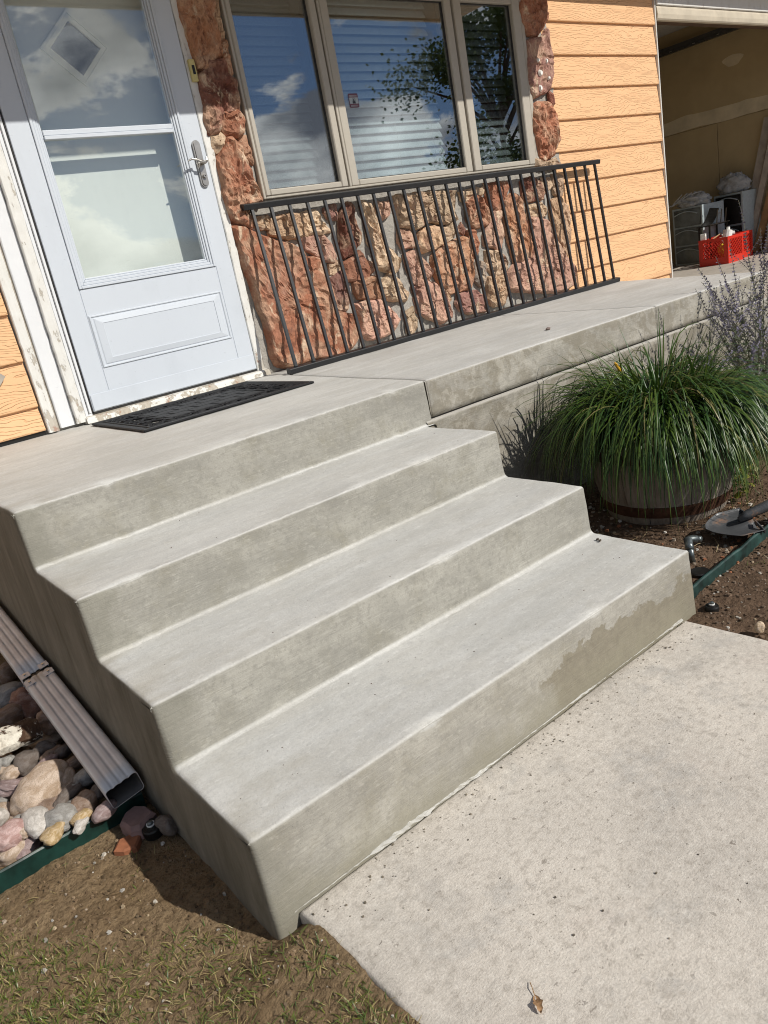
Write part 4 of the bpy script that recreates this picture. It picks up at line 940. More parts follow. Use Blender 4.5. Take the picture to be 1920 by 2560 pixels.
DB = thing('doorbell', 'cream plastic doorbell with a dark button on the right door casing', 'doorbell', (0.945, -0.034, 1.46))
G().box((0.930, -0.052, 1.463), (0.963, -0.0345, 1.562), .003).out('bell_case', MAT['cream'], DB)
G().box((0.940, -0.055, 1.494), (0.954, -0.0525, 1.534), .001).out('button', MAT['dark'], DB)

# ------------------------------------------------------------------ doormat
MT = thing('doormat', 'black rubber doormat with scroll border and brick pattern at the front door', 'doormat', (0.36, -0.46, 0.0))
mx0, mx1, my0, my1 = -0.065, 0.775, -0.800, -0.150
g = G()
def mbox(a, b, z0=0.002, z1=0.010, bev=.002): g.box((a[0], a[1], z0), (b[0], b[1], z1), bev)
for (a, b) in (((mx0, my0), (mx1, my0 + .035)), ((mx0, my1 - .035), (mx1, my1)), ((mx0, my0 + .0352), (mx0 + .035, my1 - .0352)), ((mx1 - .035, my0 + .0352), (mx1, my1 - .0352))): mbox(a, b, 0.002, 0.012, .004)
g.out('rim', MAT['rubber'], MT)
g = G()
for (a, b) in (((mx0 + .04, my0 + .045), (mx1 - .04, my0 + .057)), ((mx0 + .04, my1 - .057), (mx1 - .04, my1 - .045)), ((mx0 + .045, my0 + .058), (mx0 + .057, my1 - .058)), ((mx1 - .057, my0 + .058), (mx1 - .045, my1 - .058)),
               ((mx0 + .160, my0 + .058), (mx0 + .172, my1 - .058)), ((mx1 - .172, my0 + .058), (mx1 - .160, my1 - .058)), ((mx0 + .173, my0 + .135), (mx1 - .173, my0 + .147)), ((mx0 + .173, my1 - .147), (mx1 - .173, my1 - .135))): mbox(a, b, 0.002, 0.011)
g.out('inner_rim', MAT['rubber'], MT)
G().box((mx0 + .173, my0 + .148, 0.002), (mx1 - .173, my1 - .148, 0.0065)).out('centre_field', MAT['rubber'], MT)
g = G()
bx0, bx1, by0, by1 = mx0 + .180, mx1 - .180, my0 + .155, my1 - .155; nr_ = 4; rh = (by1 - by0) / nr_; bw = (bx1 - bx0) / 4
first = None
for r_ in range(nr_):
    off = 0 if r_ % 2 == 0 else -bw / 2
    for q in range(6):
        a = max(bx0, bx0 + off + q * bw + .004); b = min(bx1, bx0 + off + (q + 1) * bw - .004)
        if b - a < .02: continue
        G().box((a, by0 + r_ * rh + .004, 0.0066), (b, by0 + (r_ + 1) * rh - .004, 0.0098), .0015).out('mat_brick', MAT['rubber'], MT)
g = G()
def scroll(cx, cy, sx, sy, turns=1.4, r=0.0055):
    pts = []
    for q in range(22):
        t = q / 21; a = turns * 2 * math.pi * t; rr = 1 - .78 * t; pts.append((cx + sx * rr * math.cos(a), cy + sy * rr * math.sin(a), 0.0075))
    g.tube(pts, r, 5)
for ex in (mx0 + .108, mx1 - .108):
    sg = 1 if ex < .3 else -1
    for k in range(5):
        cy = my0 + .105 + k * (my1 - my0 - .21) / 4
        scroll(ex - .018 * sg, cy, .034 * sg, .046 if k % 2 else -.046); g.tube([(ex - .05, cy - .05, .0075), (ex, cy - .012, .0075), (ex + .05, cy + .045, .0075)], .0065, 5)
        g.tube([(ex + .05, cy - .05, .0075), (ex + .012, cy, .0075), (ex - .05, cy + .05, .0075)], .0055, 5)
for ey in (my0 + .096, my1 - .096):
    for k in range(6):
        cx_ = mx0 + .225 + k * (mx1 - mx0 - .45) / 5
        scroll(cx_, ey, .040 * (1 if k % 2 else -1), .028, 1.3); g.tube([(cx_ - .055, ey - .032, .0075), (cx_, ey + .010, .0075), (cx_ + .055, ey + .032, .0075)], .0055, 5)
g.out('scroll_lattice', MAT['rubber'], MT)
g = G()   # backing web under most of the scrolls; a few openings show the slab
for k in range(9):
    a = my0 + .06 + k * .0587
    for (p, q) in ((mx0 + .058, mx0 + .159), (mx1 - .159, mx1 - .058)):
        if k in (2, 6): g.box((p, a, .0015), (p + .034, a + .056, .004))
        else: g.box((p, a, .0015), (q, a + .056, .004))
g.box((mx0 + .174, my0 + .058, .0015), (mx1 - .174, my0 + .134, .004)); g.box((mx0 + .174, my1 - .134, .0015), (mx1 - .174, my1 - .058, .004))
g.out('backing_web', MAT['rubber'], MT)

# ------------------------------------------------------------------ loose railing leaning on the wall
RL = thing('railing', 'black iron railing panel leaning against the stone wall under the window', 'railing', (2.5, -0.2, 0.0))
TL_, TR_ = Vector((1.020, -0.088, 0.862)), Vector((4.062, -0.088, 0.868)); BL_, BR_ = Vector((0.957, -0.290, 0.019)), Vector((4.005, -0.210, 0.019))
G().bar(TL_, TR_, 0.036, 0.030, up=(0, -.22, .97), bev=.003).out('top_rail', MAT['iron'], RL)
G().bar(BL_, BR_, 0.036, 0.030, up=(0, -.22, .97), bev=.003).out('bottom_rail', MAT['iron'], RL)
NSP = 26
for k in range(NSP):
    t = (0.052 + (3.045 - 0.104) * k / (NSP - 1)) / 3.045
    a = BL_ + (BR_ - BL_) * t; b = TL_ + (TR_ - TL_) * t; d = (b - a).normalized()
    G().bar(a + d * .0152, b - d * .0152, 0.0155, up=(0, 1, 0)).out('spindle', MAT['iron'], RL)

# ------------------------------------------------------------------ garage
GA = thing('garage', 'open garage with tan drywall and white header, in shade beyond the siding', 'garage', (7, 2, -0.25))
ZG = -0.250
G().box((5.05, 0.002, -0.45), (8.6, 6.0, ZG)).out('garage_floor', MAT['garfloor'], GA)
G().box((5.035, 0.03, -0.3), (5.06, 6.0, 2.42)).out('left_wall', MAT['drywall'], GA)
G().box((8.62, 0.0, -0.45), (8.70, 6.0, 2.5)).out('right_wall', MAT['drywall'], GA)
G().box((5.0, 6.0, -0.3), (8.7, 6.1, 2.5)).out('back_wall', MAT['drywall'], GA)
G().box((5.0, 0.15, 2.42), (8.7, 6.0, 2.46)).out('ceiling', MAT['roomwall'], GA)
G().box((8.35, 0.0, -0.3), (8.619, 0.12, 2.42)).out('right_jamb', MAT['header'], GA)
G().box((8.62, -0.02, -0.3), (12.0, -0.005, 2.085)).out('right_siding_wall', MAT['siding'], GA)
G().box((5.036, 0.0, 1.86), (8.62, 0.14, 2.6)).out('header_beam', MAT['wood_dark'], GA)
G().box((5.05, -0.045, 1.935), (8.9, -0.001, 2.083), .004).out('header_board', MAT['header'], GA)
g = G(); g.prism([(-0.030, 1.835), (-0.038, 1.845), (-0.042, 1.875), (-0.038, 1.915), (-0.032, 1.933), (-0.002, 1.933), (-0.002, 1.835)], 0, 5.05, 8.9); g.out('header_stop', MAT['headtan'], GA)
for a, b in (((0.14, -0.25, ), (1.430, 1.292)), ((1.436, -0.25), (3.9, 1.292)), ((0.14, 1.298), (2.40, 2.42)), ((2.406, 1.298), (4.9, 2.42))):
    G().box((8.605, a[0], a[1]), (8.619, b[0], b[1]), .002).out('drywall_panel', MAT['drywall'], GA)
V = []; F = []
for k in range(41):
    y = 0.14 + 3.7 * k / 40; V += [(8.6035, y, 1.30 + .02 * fbm(y * 2, 1, 1, 3)), (8.602, y, 1.38), (8.6035, y, 1.455 + .03 * fbm(y * 2, 7, 1, 3))]
for k in range(40): F += [(k * 3, k * 3 + 3, k * 3 + 4, k * 3 + 1), (k * 3 + 1, k * 3 + 4, k * 3 + 5, k * 3 + 2)]
mk('joint_compound', V, F, MAT['mud'], GA)
pc = gxp(1280 + 1430 * .3858, 390 * .3858, 8.603)
mk('patch', [(8.603, pc.y + .12 * math.cos(t) * (1 + .2 * math.sin(3 * t)), pc.z + .06 * math.sin(t)) for t in [2 * math.pi * q / 16 for q in range(16)]], [tuple(range(16))], MAT['mud'], GA)
g = G(); a = gxp(1280 + 1345 * .3858, 213 * .3858, 8.53); b = gxp(1280 + 945 * .3858, 345 * .3858, 8.53)
g.box((8.50, 0.4, a.z - .03), (8.56, 4.6, a.z - .0), .002); g.box((8.50, 0.4, a.z + .001), (8.505, 4.6, a.z + .045)); g.box((8.545, 0.4, a.z + .001), (8.55, 4.6, a.z + .045)); t = g.out('door_track', MAT['steel'], GA)
g = G()
for q in range(12): g.box((8.497, 1.0 + q * .3, a.z - .018), (8.4995, 1.03 + q * .3, a.z - .010))
g.out('track_bolts', MAT['screw'], t)

def box_frame(o, u, w):
    """local frame: o + u*a + w*b + z"""
    u = Vector((*u, 0)).normalized(); w = Vector((*w, 0)).normalized(); o = Vector(o)
    return lambda a, b, z: o + u * a + w * b + Vector((0, 0, z))
def fbox(g, f, a0, a1, b0, b1, z0, z1, mi=0):
    V = [f(a0, b0, z0), f(a1, b0, z0), f(a1, b1, z0), f(a0, b1, z0), f(a0, b0, z1), f(a1, b0, z1), f(a1, b1, z1), f(a0, b1, z1)]
    return g.add(V, [(0, 3, 2, 1), (4, 5, 6, 7), (0, 1, 5, 4), (1, 2, 6, 5), (2, 3, 7, 6), (3, 0, 4, 7)], mi)
def drawer_tower(o, u, w, wd, dp, ht, nd, label):
    T = thing('drawer_tower', label, 'drawers', o); f = box_frame(o, u, w); g = G()
    fbox(g, f, 0, .022, 0, dp, 0, ht); fbox(g, f, wd - .022, wd, 0, dp, 0, ht); fbox(g, f, .0225, wd - .0225, dp - .01, dp, 0, ht)
    for k in range(nd + 1): fbox(g, f, .0225, wd - .0225, .001, dp - .011, (ht - .022) * k / nd, (ht - .022) * k / nd + .02)
    g.out('tower_frame', MAT['drawframe'], T)
    for k in range(nd):
        z0 = (ht - .022) * k / nd + .023; z1 = (ht - .022) * (k + 1) / nd - .004; g = G()
        V = []; n = 10
        for q in range(n + 1):
            a = .026 + (wd - .052) * q / n; bow = .012 * math.sin(math.pi * q / n); V += [f(a, -.004 - bow, z0), f(a, -.006 - bow * 1.2, z1)]
        g.add(V, [(2 * q, 2 * q + 2, 2 * q + 3, 2 * q + 1) for q in range(n)])
        d_ = g.out('drawer', MAT['clearplast'], T, smooth=True)
        g = G(); g.tube([f(.05 + (wd - .1) * q / 10, -.028, z1 - .055 + .035 * math.sin(math.pi * q / 10)) for q in range(11)], .006, 6); g.out('drawer_pull', MAT['drawframe'], d_)
    return T
drawer_tower((7.815, 1.235, ZG), (.206, .979), (.979, -.206), 0.44, 0.36, 0.66, 3, 'grey plastic drawer tower by the garage opening, under a white plastic bag')
T2 = drawer_tower((8.26, 0.98, ZG), (.206, .979), (.979, -.206), 0.40, 0.30, 0.72, 2, 'dark blue-grey drawer unit behind the red crate')
for c_ in T2.children:
    if c_.name.startswith('drawer'): c_.data.materials[0] = MAT['dark']
# crumpled plastic bags
m = M('thin_plastic_bag', 0.3, 0.5); m.b.inputs['Base Color'].default_value = (0.55, 0.56, 0.57, 1); tr = m.n('ShaderNodeBsdfTransparent'); ms = m.n('ShaderNodeMixShader'); ms.inputs[0].default_value = 0.72
m.L(tr.outputs[0], ms.inputs[1]); m.L(m.b.outputs[0], ms.inputs[2]); m.L(ms.outputs[0], m.o.inputs[0]); m.bump(m.noise(m.pos(), 28, 5, 0.6, 1.5), 0.8, 0.02); MAT['bag'] = m.m
def blob(c, r, k, amp, nu=22, nv=14, flat=None):
    V = []; F = []
    for j in range(nv + 1):
        th = math.pi * j / nv
        for i in range(nu):
            ph = 2 * math.pi * i / nu; d = Vector((math.sin(th) * math.cos(ph), math.sin(th) * math.sin(ph), math.cos(th)))
            s = 1 + amp * fbm(d.x * 2.2 + k, d.y * 2.2, d.z * 2.2, 4) + amp * .5 * abs(fbm(d.x * 5 + k, d.y * 5, d.z * 5, 2))
            p = Vector((c[0] + d.x * r[0] * s, c[1] + d.y * r[1] * s, c[2] + d.z * r[2] * s))
            if flat is not None and p.z < flat: p.z = flat + 0.002 * rnd.random()
            V.append(p)
    for j in range(nv):
        for i in range(nu): F.append((j * nu + i, j * nu + (i + 1) % nu, (j + 1) * nu + (i + 1) % nu, (j + 1) * nu + i))
    return V, F
B1 = thing('plastic_bag', 'crumpled white plastic bag on top of the grey drawer tower', 'plastic bag', (7.98, 1.42, 0.41))
V, F = blob((7.96, 1.40, 0.455), (0.13, 0.18, 0.09), 3, .38, 40, 26, flat=0.412); mk('bag_film', V, F, MAT['bag'], B1, smooth=True)
g = G()
for q in range(5): g.tube([(7.90 - .02 * q, 1.28 + .05 * q, .56), (7.86, 1.45 + .05 * q, .53 - .02 * q), (7.84, 1.62 + .02 * q, .45)], .006, 5)
g.out('bag_twist', MAT['bag'], B1)
B2 = thing('plastic_bag', 'grey translucent plastic bag standing behind the white bag in the garage', 'plastic bag', (8.40, 1.25, 0.47))
V, F = blob((8.42, 1.16, 0.545), (0.09, 0.18, 0.13), 9, .28, 40, 26, flat=0.474); mk('bag_film', V, F, MAT['bag'], B2, smooth=True)

def crate(o, u, w, la, lb, ht, label, group=None):
    T = thing('milk_crate', label, 'crate', o, group); f = box_frame(o, u, w)
    def side(fn, ln, name):
        g = G(); d = .014
        fr = [(0, ln, 0, .075), (0, ln, ht - .03, ht), (0, .035, .0755, ht - .0305), (ln - .035, ln, .0755, ht - .0305)]
        for a0, a1, z0, z1 in fr:
            g.add([fn(a0, 0, z0), fn(a1, 0, z0), fn(a1, d, z0), fn(a0, d, z0), fn(a0, 0, z1), fn(a1, 0, z1), fn(a1, d, z1), fn(a0, d, z1)], [(0, 3, 2, 1), (4, 5, 6, 7), (0, 1, 5, 4), (1, 2, 6, 5), (2, 3, 7, 6), (3, 0, 4, 7)])
        g.out(name, MAT['red'], T)
        gl2 = G(); A0, A1, Z0_, Z1_ = .035, ln - .035, .075, ht - .03; p = .036; H = Z1_ - Z0_
        for s in (1, -1):
            q = A0 - H - p
            while q < A1 + H + p:
                a, b = q, q + H * .8; pa, pz, qa, qz = (a, Z0_, b, Z1_) if s > 0 else (b, Z0_, a, Z1_)
                # clip in a
                def clip(pa, pz, qa, qz):
                    for lim, hi in ((A0, False), (A1, True)):
                        def inside(t): return t <= lim if hi else t >= lim
                        if not inside(pa) and not inside(qa): return None
                        if not inside(pa): t = (lim - qa) / (pa - qa); pz = qz + (pz - qz) * t; pa = lim
                        elif not inside(qa): t = (lim - pa) / (qa - pa); qz = pz + (qz - pz) * t; qa = lim
                    return pa, pz, qa, qz
                c = clip(pa, pz, qa, qz)
                if c and abs(c[3] - c[1]) > .004: gl2.bar(fn(c[0], .006 + .002 * s, c[1]), fn(c[2], .006 + .002 * s, c[3]), .0065, .006)
                q += p
        gl2.out('lattice', MAT['red'], T)
    side(lambda a, b, z: f(a, b, z), la, 'crate_side'); side(lambda a, b, z: f(la - a, lb - b, z), la, 'crate_side')
    side(lambda a, b, z: f(b, .015 + a * (lb - .03) / lb, z), lb, 'crate_side'); side(lambda a, b, z: f(la - b, lb - .015 - a * (lb - .03) / lb, z), lb, 'crate_side')
    g = G(); fbox(g, f, .015, la - .015, .015, lb - .015, .005, .015); g.out('crate_floor', MAT['red'], T); return f
f1 = crate((7.365, 0.705, ZG), (1, 0.03), (-.06, 1), 0.36, 0.33, 0.285, 'bright red plastic milk crate full of paint tools just inside the garage')
f2 = crate((7.76, 0.79, ZG), (1, 0.02), (-.05, 1), 0.34, 0.32, 0.285, 'second red milk crate, half hidden behind the front red crate')
def item(name, label, cat, build, loc):
    T = thing(name, label, cat, loc); build(T)
def it_yellow(T): V, F = blob(f1(.17, .13, .14), (.07, .06, .075), 5, .2); mk('jug_body', V, F, MAT['yellow'], T, smooth=True); G().tube([f1(.17, .13, .20), f1(.17, .13, .245)], .02, 8).out('jug_cap', MAT['white'], T)
item('plastic_jug', 'yellow plastic jug inside the red crate', 'jug', it_yellow, f1(.17, .13, .02))
def it_box(T):
    g = G(); f = box_frame(f1(.02, .26, .26), (.9, .3), (-.3, .9)); fbox(g, f, 0, .07, 0, .05, 0, .09); g.out('box_body', MAT['white'], T); g = G(); fbox(g, f, .02, .05, -.0015, -.0004, .02, .06); g.out('box_label', MAT['terracotta'], T)
item('small_carton', 'small white carton with a reddish label poking up at the crate corner', 'carton', it_box, f1(.02, .26, .26))
for q, (a, b, lab) in enumerate(((.10, .20, 'wooden handled paintbrush lying across the left of the red crate'), (.22, .16, 'long thin paintbrush pointing right across the red crate'))):
    def it_brush(T, a=a, b=b, q=q):
        p0 = f1(a - .05, b, .275); p1 = f1(a + .12, b - .03, .325 + .01 * q); d = (p1 - p0)
        G().tube([p0, p0 + d * .4, p1], [.006, .008, .005], 6).out('brush_handle', MAT['wood_tan'], T); G().bar(p0 - d * .22, p0 - d * .02, .03, .012).out('bristles', MAT['white'], T)
    item('paintbrush', lab, 'paintbrush', it_brush, f1(a, b, .27))
def it_bott(T): G().tube([f1(.20, .12, .18), f1(.24, .11, .34), f1(.245, .11, .345), f1(.25, .11, .375)], [.05, .05, .02, .018], 12).out('bottle_body', MAT['white'], T)
item('white_bottle', 'white plastic bottle leaning in the middle of the red crate', 'bottle', it_bott, f1(.2, .12, .18))
def it_roll(T): G().tube([f1(.28, .20, .285), f1(.37, .10, .300)], .022, 10).out('roller_sleeve', MAT['white'], T)
item('roller_sleeve', 'white paint roller sleeve on the right corner of the red crate', 'paint roller', it_roll, f1(.3, .16, .285))
def it_tray(T):
    f = box_frame((7.62, 0.99, 0.165), (1, .1), (-.1, 1)); g = G(); fbox(g, f, -.10, .42, 0, .16, .0, .012); g.out('stand_deck', MAT['dark'], T)
    g = G(); V = []
    for q in range(9):
        t = q / 8; V += [f(-.05 + .30 * t, .02 + .02 * t, .013 + .14 * t * t + .02 * t), f(-.05 + .30 * t, .15, .013 + .16 * t * t + .02 * t)]
    g.add(V, [(2 * q, 2 * q + 2, 2 * q + 3, 2 * q + 1) for q in range(8)]); g.out('curved_back', MAT['dark'], T)
    g = G()
    for a in (.06, .17, .30): g.bar(f(a, -.004, .018), f(a + .05, .0, .16), .010, .008)
    g.bar(f(.10, -.004, .12), f(.19, -.004, .125), .010, .008); g.bar(f(-.10, -.005, .013), f(.42, -.005, .0135), .008, .006); g.out('metal_strips', MAT['screw'], T)
    g = G(); 
    for a, b in ((-.08, .02), (.40, .02), (-.08, .14), (.40, .14)): g.bar(f(a, b, -.001), f(a, b, -.414), .016)
    g.out('stand_leg', MAT['dark'], T)
item('folding_stand', 'black folding stand with shiny metal strips behind the red crate', 'stand', it_tray, (7.8, 1.0, ZG))
def it_can(T):
    c = Vector((7.62, 1.78, ZG)); G().lathe(c, [(0, 0), (.07, 0), (.07, .20), (.06, .24), (.03, .26), (.03, .30), (0, .30)], 16).out('container_body', MAT['dark'], T, smooth=True); G().lathe(c, [(.031, .262), (.034, .262), (.034, .305), (0, .306)], 12).out('container_cap', MAT['yellow'], T); G().lathe(c, [(.0715, .04), (.0715, .13)], 16).out('container_label', MAT['yellow'], T)
item('container', 'black container with a yellow cap in the shade left of the drawer tower', 'container', it_can, (7.62, 1.78, ZG))
BRD = [((1540, 1400), (1662, 760), .09, .02, 'wood_grey', 'tall grey board leaning against the garage wall, leftmost of the boards'), ((1580, 1420), (1720, 740), .07, .03, 'wood_grey', 'pale grey board leaning just right of the tall grey one'),
       ((1600, 1560), (1730, 1060), .08, .02, 'wood_tan', 'tan board leaning at the right edge of the garage opening'), ((1630, 1600), (1760, 1180), .06, .02, 'wood_dark', 'dark brown board leaning low at the right of the garage'), ((1650, 1640), (1700, 1430), .08, .02, 'wood_grey', 'short weathered board at the far right of the garage floor')]
for q, (a, b, w, t, m_, lab) in enumerate(BRD):
    X = 8.50 - .05 * q; p = gxp(1280 + a[0] * .3858, a[1] * .3858, X); r_ = gxp(1280 + b[0] * .3858, b[1] * .3858, X + .03)
    d = (r_ - p); p = p + d * ((ZG + .004 - p.z) / d.z); T = thing('leaning_board', lab, 'board', p, 'boards leaning in the garage'); G().bar(p, r_, w, t, up=(1, 0, 0)).out('plank', MAT[m_], T)
# ------------------------------------------------------------------ downspout along the steps
DS = thing('downspout', 'grey corrugated metal downspout lying along the shaded side of the steps', 'downspout', (-0.80, -2.0, -0.70))
def spout_section():
    """closed outline (a across, b up) with three grooves on top and bottom"""
    w, h, r = .044, .031, .010; P = []
    for cx, cz, a0 in ((w - r, -h + r, -90), (w - r, h - r, 0), (-w + r, h - r, 90), (-w + r, -h + r, 180)):
        if a0 == 90:
            n = 25
            for q in range(1, n): 
                x = (w - r) - 2 * (w - r) * q / n; s = math.cos(x / .0105 * math.pi); P.append((x, h - .0028 * max(0, s) ** 1.5 if abs(x) < .030 else h))
        P += [(cx + r * math.cos(math.radians(a0 + 90 * q / 5)), cz + r * math.sin(math.radians(a0 + 90 * q / 5))) for q in range(6)]
    return P
SEC = spout_section()
DA = Vector((-0.800, -2.000, -0.656)); DD = (Vector((-0.800, -0.852, -0.518)) - DA).normalized()
side_ = Vector((1, 0, 0)); upv = side_.cross(DD).normalized(); 
if upv.z < 0: upv = -upv
tilt = math.radians(9)     # rolled a little towards the rocks
sv = (side_ * math.cos(tilt) + upv * math.sin(tilt)).normalized(); uv_ = (upv * math.cos(tilt) - side_ * math.sin(tilt)).normalized()
def spout(s0, s1, k0, k1, name):
    V = []; F = []; n = len(SEC); rows = 10
    for j in range(rows + 1):
        t = j / rows; s = s0 + (s1 - s0) * t; k = k0 + (k1 - k0) * t
        for a, b in SEC: V.append(DA + DD * s + sv * a * k + uv_ * b * k)
    for j in range(rows):
        for q in range(n): F.append(((j + 1) * n + q, (j + 1) * n + (q + 1) % n, j * n + (q + 1) % n, j * n + q))
    o = mk(name, V, F, [MAT['alu'], MAT['aludark']], DS, smooth=True)
    m_ = o.modifiers.new('wall', 'SOLIDIFY'); m_.thickness = 0.0016; m_.offset = -1; m_.material_offset = 1; m_.material_offset_rim = 0
    return o
L_ = (Vector((-0.800, -1.318, -0.574)) - DA).length
lo_ = spout(0.0, L_ - .008, 1.0, 1.02, 'pipe_section'); hi_ = spout(L_ + .014, L_ + 1.25, 1.0, 1.0, 'pipe_section')
core = spout(L_ - .05, L_ + .05, .90, .90, 'joint_core'); core.data.materials[0] = MAT['dark']
for (s, sg) in ((L_ - .036, -1), (L_ + .018, 1)):
    for a in (-.030, .030):
        c = DA + DD * s + sv * a + uv_ * .0325; t_ = G().bar(c - DD * .014, c + DD * .016, .030, .0018, up=uv_).out('joint_tab', MAT['alu'], DS); p = c + DD * .002 + uv_ * .001; G().tube([p, p + uv_ * .004], .0035, 8).out('screw', MAT['screw'], t_)
    c = DA + DD * s - sv * .0455; t_ = G().bar(c - DD * .012, c + DD * .012, .0018, .036, up=uv_).out('joint_tab', MAT['alu'], DS); G().tube([c, c - sv * .004], .0035, 8).out('screw', MAT['screw'], t_)

# ------------------------------------------------------------------ green lawn edging
def edging(name, lab, pts, h, t, m):
    T = thing(name, lab, 'edging', pts[0], 'green plastic edging strips'); V = []; F = []
    n = len(pts)
    for i, p in enumerate(pts):
        p = Vector(p); d = (Vector(pts[min(i + 1, n - 1)]) - Vector(pts[max(i - 1, 0)])); d.z = 0; d.normalize(); s = Vector((d.y, -d.x, 0)) * t / 2
        V += [p + s - Vector((0, 0, .05)), p + s + Vector((0, 0, h - .004)), p + s * .4 + Vector((0, 0, h)), p - s * .4 + Vector((0, 0, h)), p - s + Vector((0, 0, h - .004)), p - s - Vector((0, 0, .05))]
    for i in range(n - 1):
        for q in range(5): F.append((i * 6 + q, (i + 1) * 6 + q, (i + 1) * 6 + q + 1, i * 6 + q + 1))
    F += [tuple(range(6)), tuple(range((n - 1) * 6, n * 6))[::-1]]
    mk('edging_strip', V, F, m, T)
def wl(a, b, n, amp): 
    a = Vector(a); b = Vector(b); return [a + (b - a) * (i / n) + Vector((0, amp * fbm(i * .35, a.x, 2, 3), amp * .4 * fbm(i * .4, 7, a.y, 2))) for i in range(n + 1)]
edging('lawn_edging', 'dark green plastic edging holding back the river rocks by the downspout end', wl((-1.75, -1.962, -0.748), (-0.760, -1.972, -0.748), 30, .003), .050, .010, MAT['green'])
edging('lawn_edging', 'scuffed teal green edging between the planter bed and the right lawn', wl((0.800, -2.572, -0.712), (2.4, -2.49, -0.712), 40, .004), .042, .012, MAT['green2'])

# ------------------------------------------------------------------ river rocks
ROCK_M = []
def rock_mesh(k, sub=4, rough=.12):
    import bmesh
    bm = bmesh.new(); bmesh.ops.create_icosphere(bm, subdivisions=sub, radius=1.0)
    for v in bm.verts:
        d = v.co.normalized(); e = 2.5
        s = (abs(d.x) ** e + abs(d.y) ** e + abs(d.z) ** e) ** (-1 / e)
        s *= 1 + rough * 1.6 * fbm(d.x * 1.1 + k * 7, d.y * 1.1, d.z * 1.1, 2) + rough * .5 * fbm(d.x * 3 + k, d.y * 3, d.z * 3, 3)
        v.co = d * s
    me = bpy.data.meshes.new('river_rock'); bm.to_mesh(me); bm.free(); me.materials.append(MAT['rock']); me.polygons.foreach_set('use_smooth', [True] * len(me.polygons)); return me
for k in range(9): ROCK_M.append(rock_mesh(k, 3 if k < 7 else 4, (.10, .14, .18, .12, .22, .16, .2, .10, .26)[k]))
def rock(pos, size, rot, col, k, label, cat='rock', group='river rocks by the downspout', name='river_rock'):
    o = bpy.data.objects.new(name, ROCK_M[k % 9]); COL.objects.link(o); o.location = pos; o.scale = size; o.rotation_euler = rot; o.color = (*col, 1)
    tag(o, label, cat, group); return o
def fullA(x, y): return (x * .2712, 1500 + y * .2712)
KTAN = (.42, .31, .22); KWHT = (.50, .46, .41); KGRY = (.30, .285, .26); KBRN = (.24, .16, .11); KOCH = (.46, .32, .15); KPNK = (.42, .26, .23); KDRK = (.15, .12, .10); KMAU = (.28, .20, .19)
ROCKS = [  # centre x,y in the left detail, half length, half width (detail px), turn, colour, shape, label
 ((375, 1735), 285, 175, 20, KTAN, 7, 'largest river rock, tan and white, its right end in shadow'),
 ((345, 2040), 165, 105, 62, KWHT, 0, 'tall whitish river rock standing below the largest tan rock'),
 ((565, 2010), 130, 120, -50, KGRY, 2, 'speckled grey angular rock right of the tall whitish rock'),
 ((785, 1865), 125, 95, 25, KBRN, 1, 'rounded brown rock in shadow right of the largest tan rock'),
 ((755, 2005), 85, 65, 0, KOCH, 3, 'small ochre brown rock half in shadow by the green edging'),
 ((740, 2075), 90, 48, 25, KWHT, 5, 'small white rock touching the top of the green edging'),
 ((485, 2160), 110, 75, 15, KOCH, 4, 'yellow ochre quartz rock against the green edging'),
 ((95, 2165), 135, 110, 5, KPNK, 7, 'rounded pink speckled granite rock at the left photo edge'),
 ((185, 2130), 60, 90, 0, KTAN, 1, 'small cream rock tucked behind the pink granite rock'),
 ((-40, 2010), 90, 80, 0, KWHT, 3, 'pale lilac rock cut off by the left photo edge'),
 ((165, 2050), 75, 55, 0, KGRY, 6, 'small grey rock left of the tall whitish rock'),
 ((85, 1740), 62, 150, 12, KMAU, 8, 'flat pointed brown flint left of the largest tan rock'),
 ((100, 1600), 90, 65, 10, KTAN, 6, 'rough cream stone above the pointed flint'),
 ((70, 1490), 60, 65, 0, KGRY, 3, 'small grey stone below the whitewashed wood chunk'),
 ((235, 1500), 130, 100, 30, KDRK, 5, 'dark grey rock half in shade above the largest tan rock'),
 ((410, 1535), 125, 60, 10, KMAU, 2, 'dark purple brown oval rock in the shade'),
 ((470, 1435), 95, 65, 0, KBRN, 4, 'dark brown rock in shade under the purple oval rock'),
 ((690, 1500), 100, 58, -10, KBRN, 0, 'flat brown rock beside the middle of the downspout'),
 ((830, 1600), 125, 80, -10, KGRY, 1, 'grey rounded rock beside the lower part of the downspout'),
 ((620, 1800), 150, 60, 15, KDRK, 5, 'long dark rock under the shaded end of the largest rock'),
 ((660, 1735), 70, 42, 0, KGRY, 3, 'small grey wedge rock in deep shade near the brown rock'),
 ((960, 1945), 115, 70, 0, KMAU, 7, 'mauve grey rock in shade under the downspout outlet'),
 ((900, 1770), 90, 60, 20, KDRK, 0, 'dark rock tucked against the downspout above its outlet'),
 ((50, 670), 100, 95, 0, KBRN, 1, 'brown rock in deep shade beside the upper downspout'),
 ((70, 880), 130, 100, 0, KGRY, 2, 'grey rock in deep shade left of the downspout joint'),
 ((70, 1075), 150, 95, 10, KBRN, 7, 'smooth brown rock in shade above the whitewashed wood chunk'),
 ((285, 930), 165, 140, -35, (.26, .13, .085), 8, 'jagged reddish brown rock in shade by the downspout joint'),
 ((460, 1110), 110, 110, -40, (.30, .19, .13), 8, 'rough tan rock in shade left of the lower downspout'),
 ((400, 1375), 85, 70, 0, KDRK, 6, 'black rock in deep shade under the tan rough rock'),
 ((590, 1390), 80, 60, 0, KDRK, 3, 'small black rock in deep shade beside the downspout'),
 ((-150, 1600), 140, 110, 10, KGRY, 2, 'grey rock outside the left photo edge'),
]
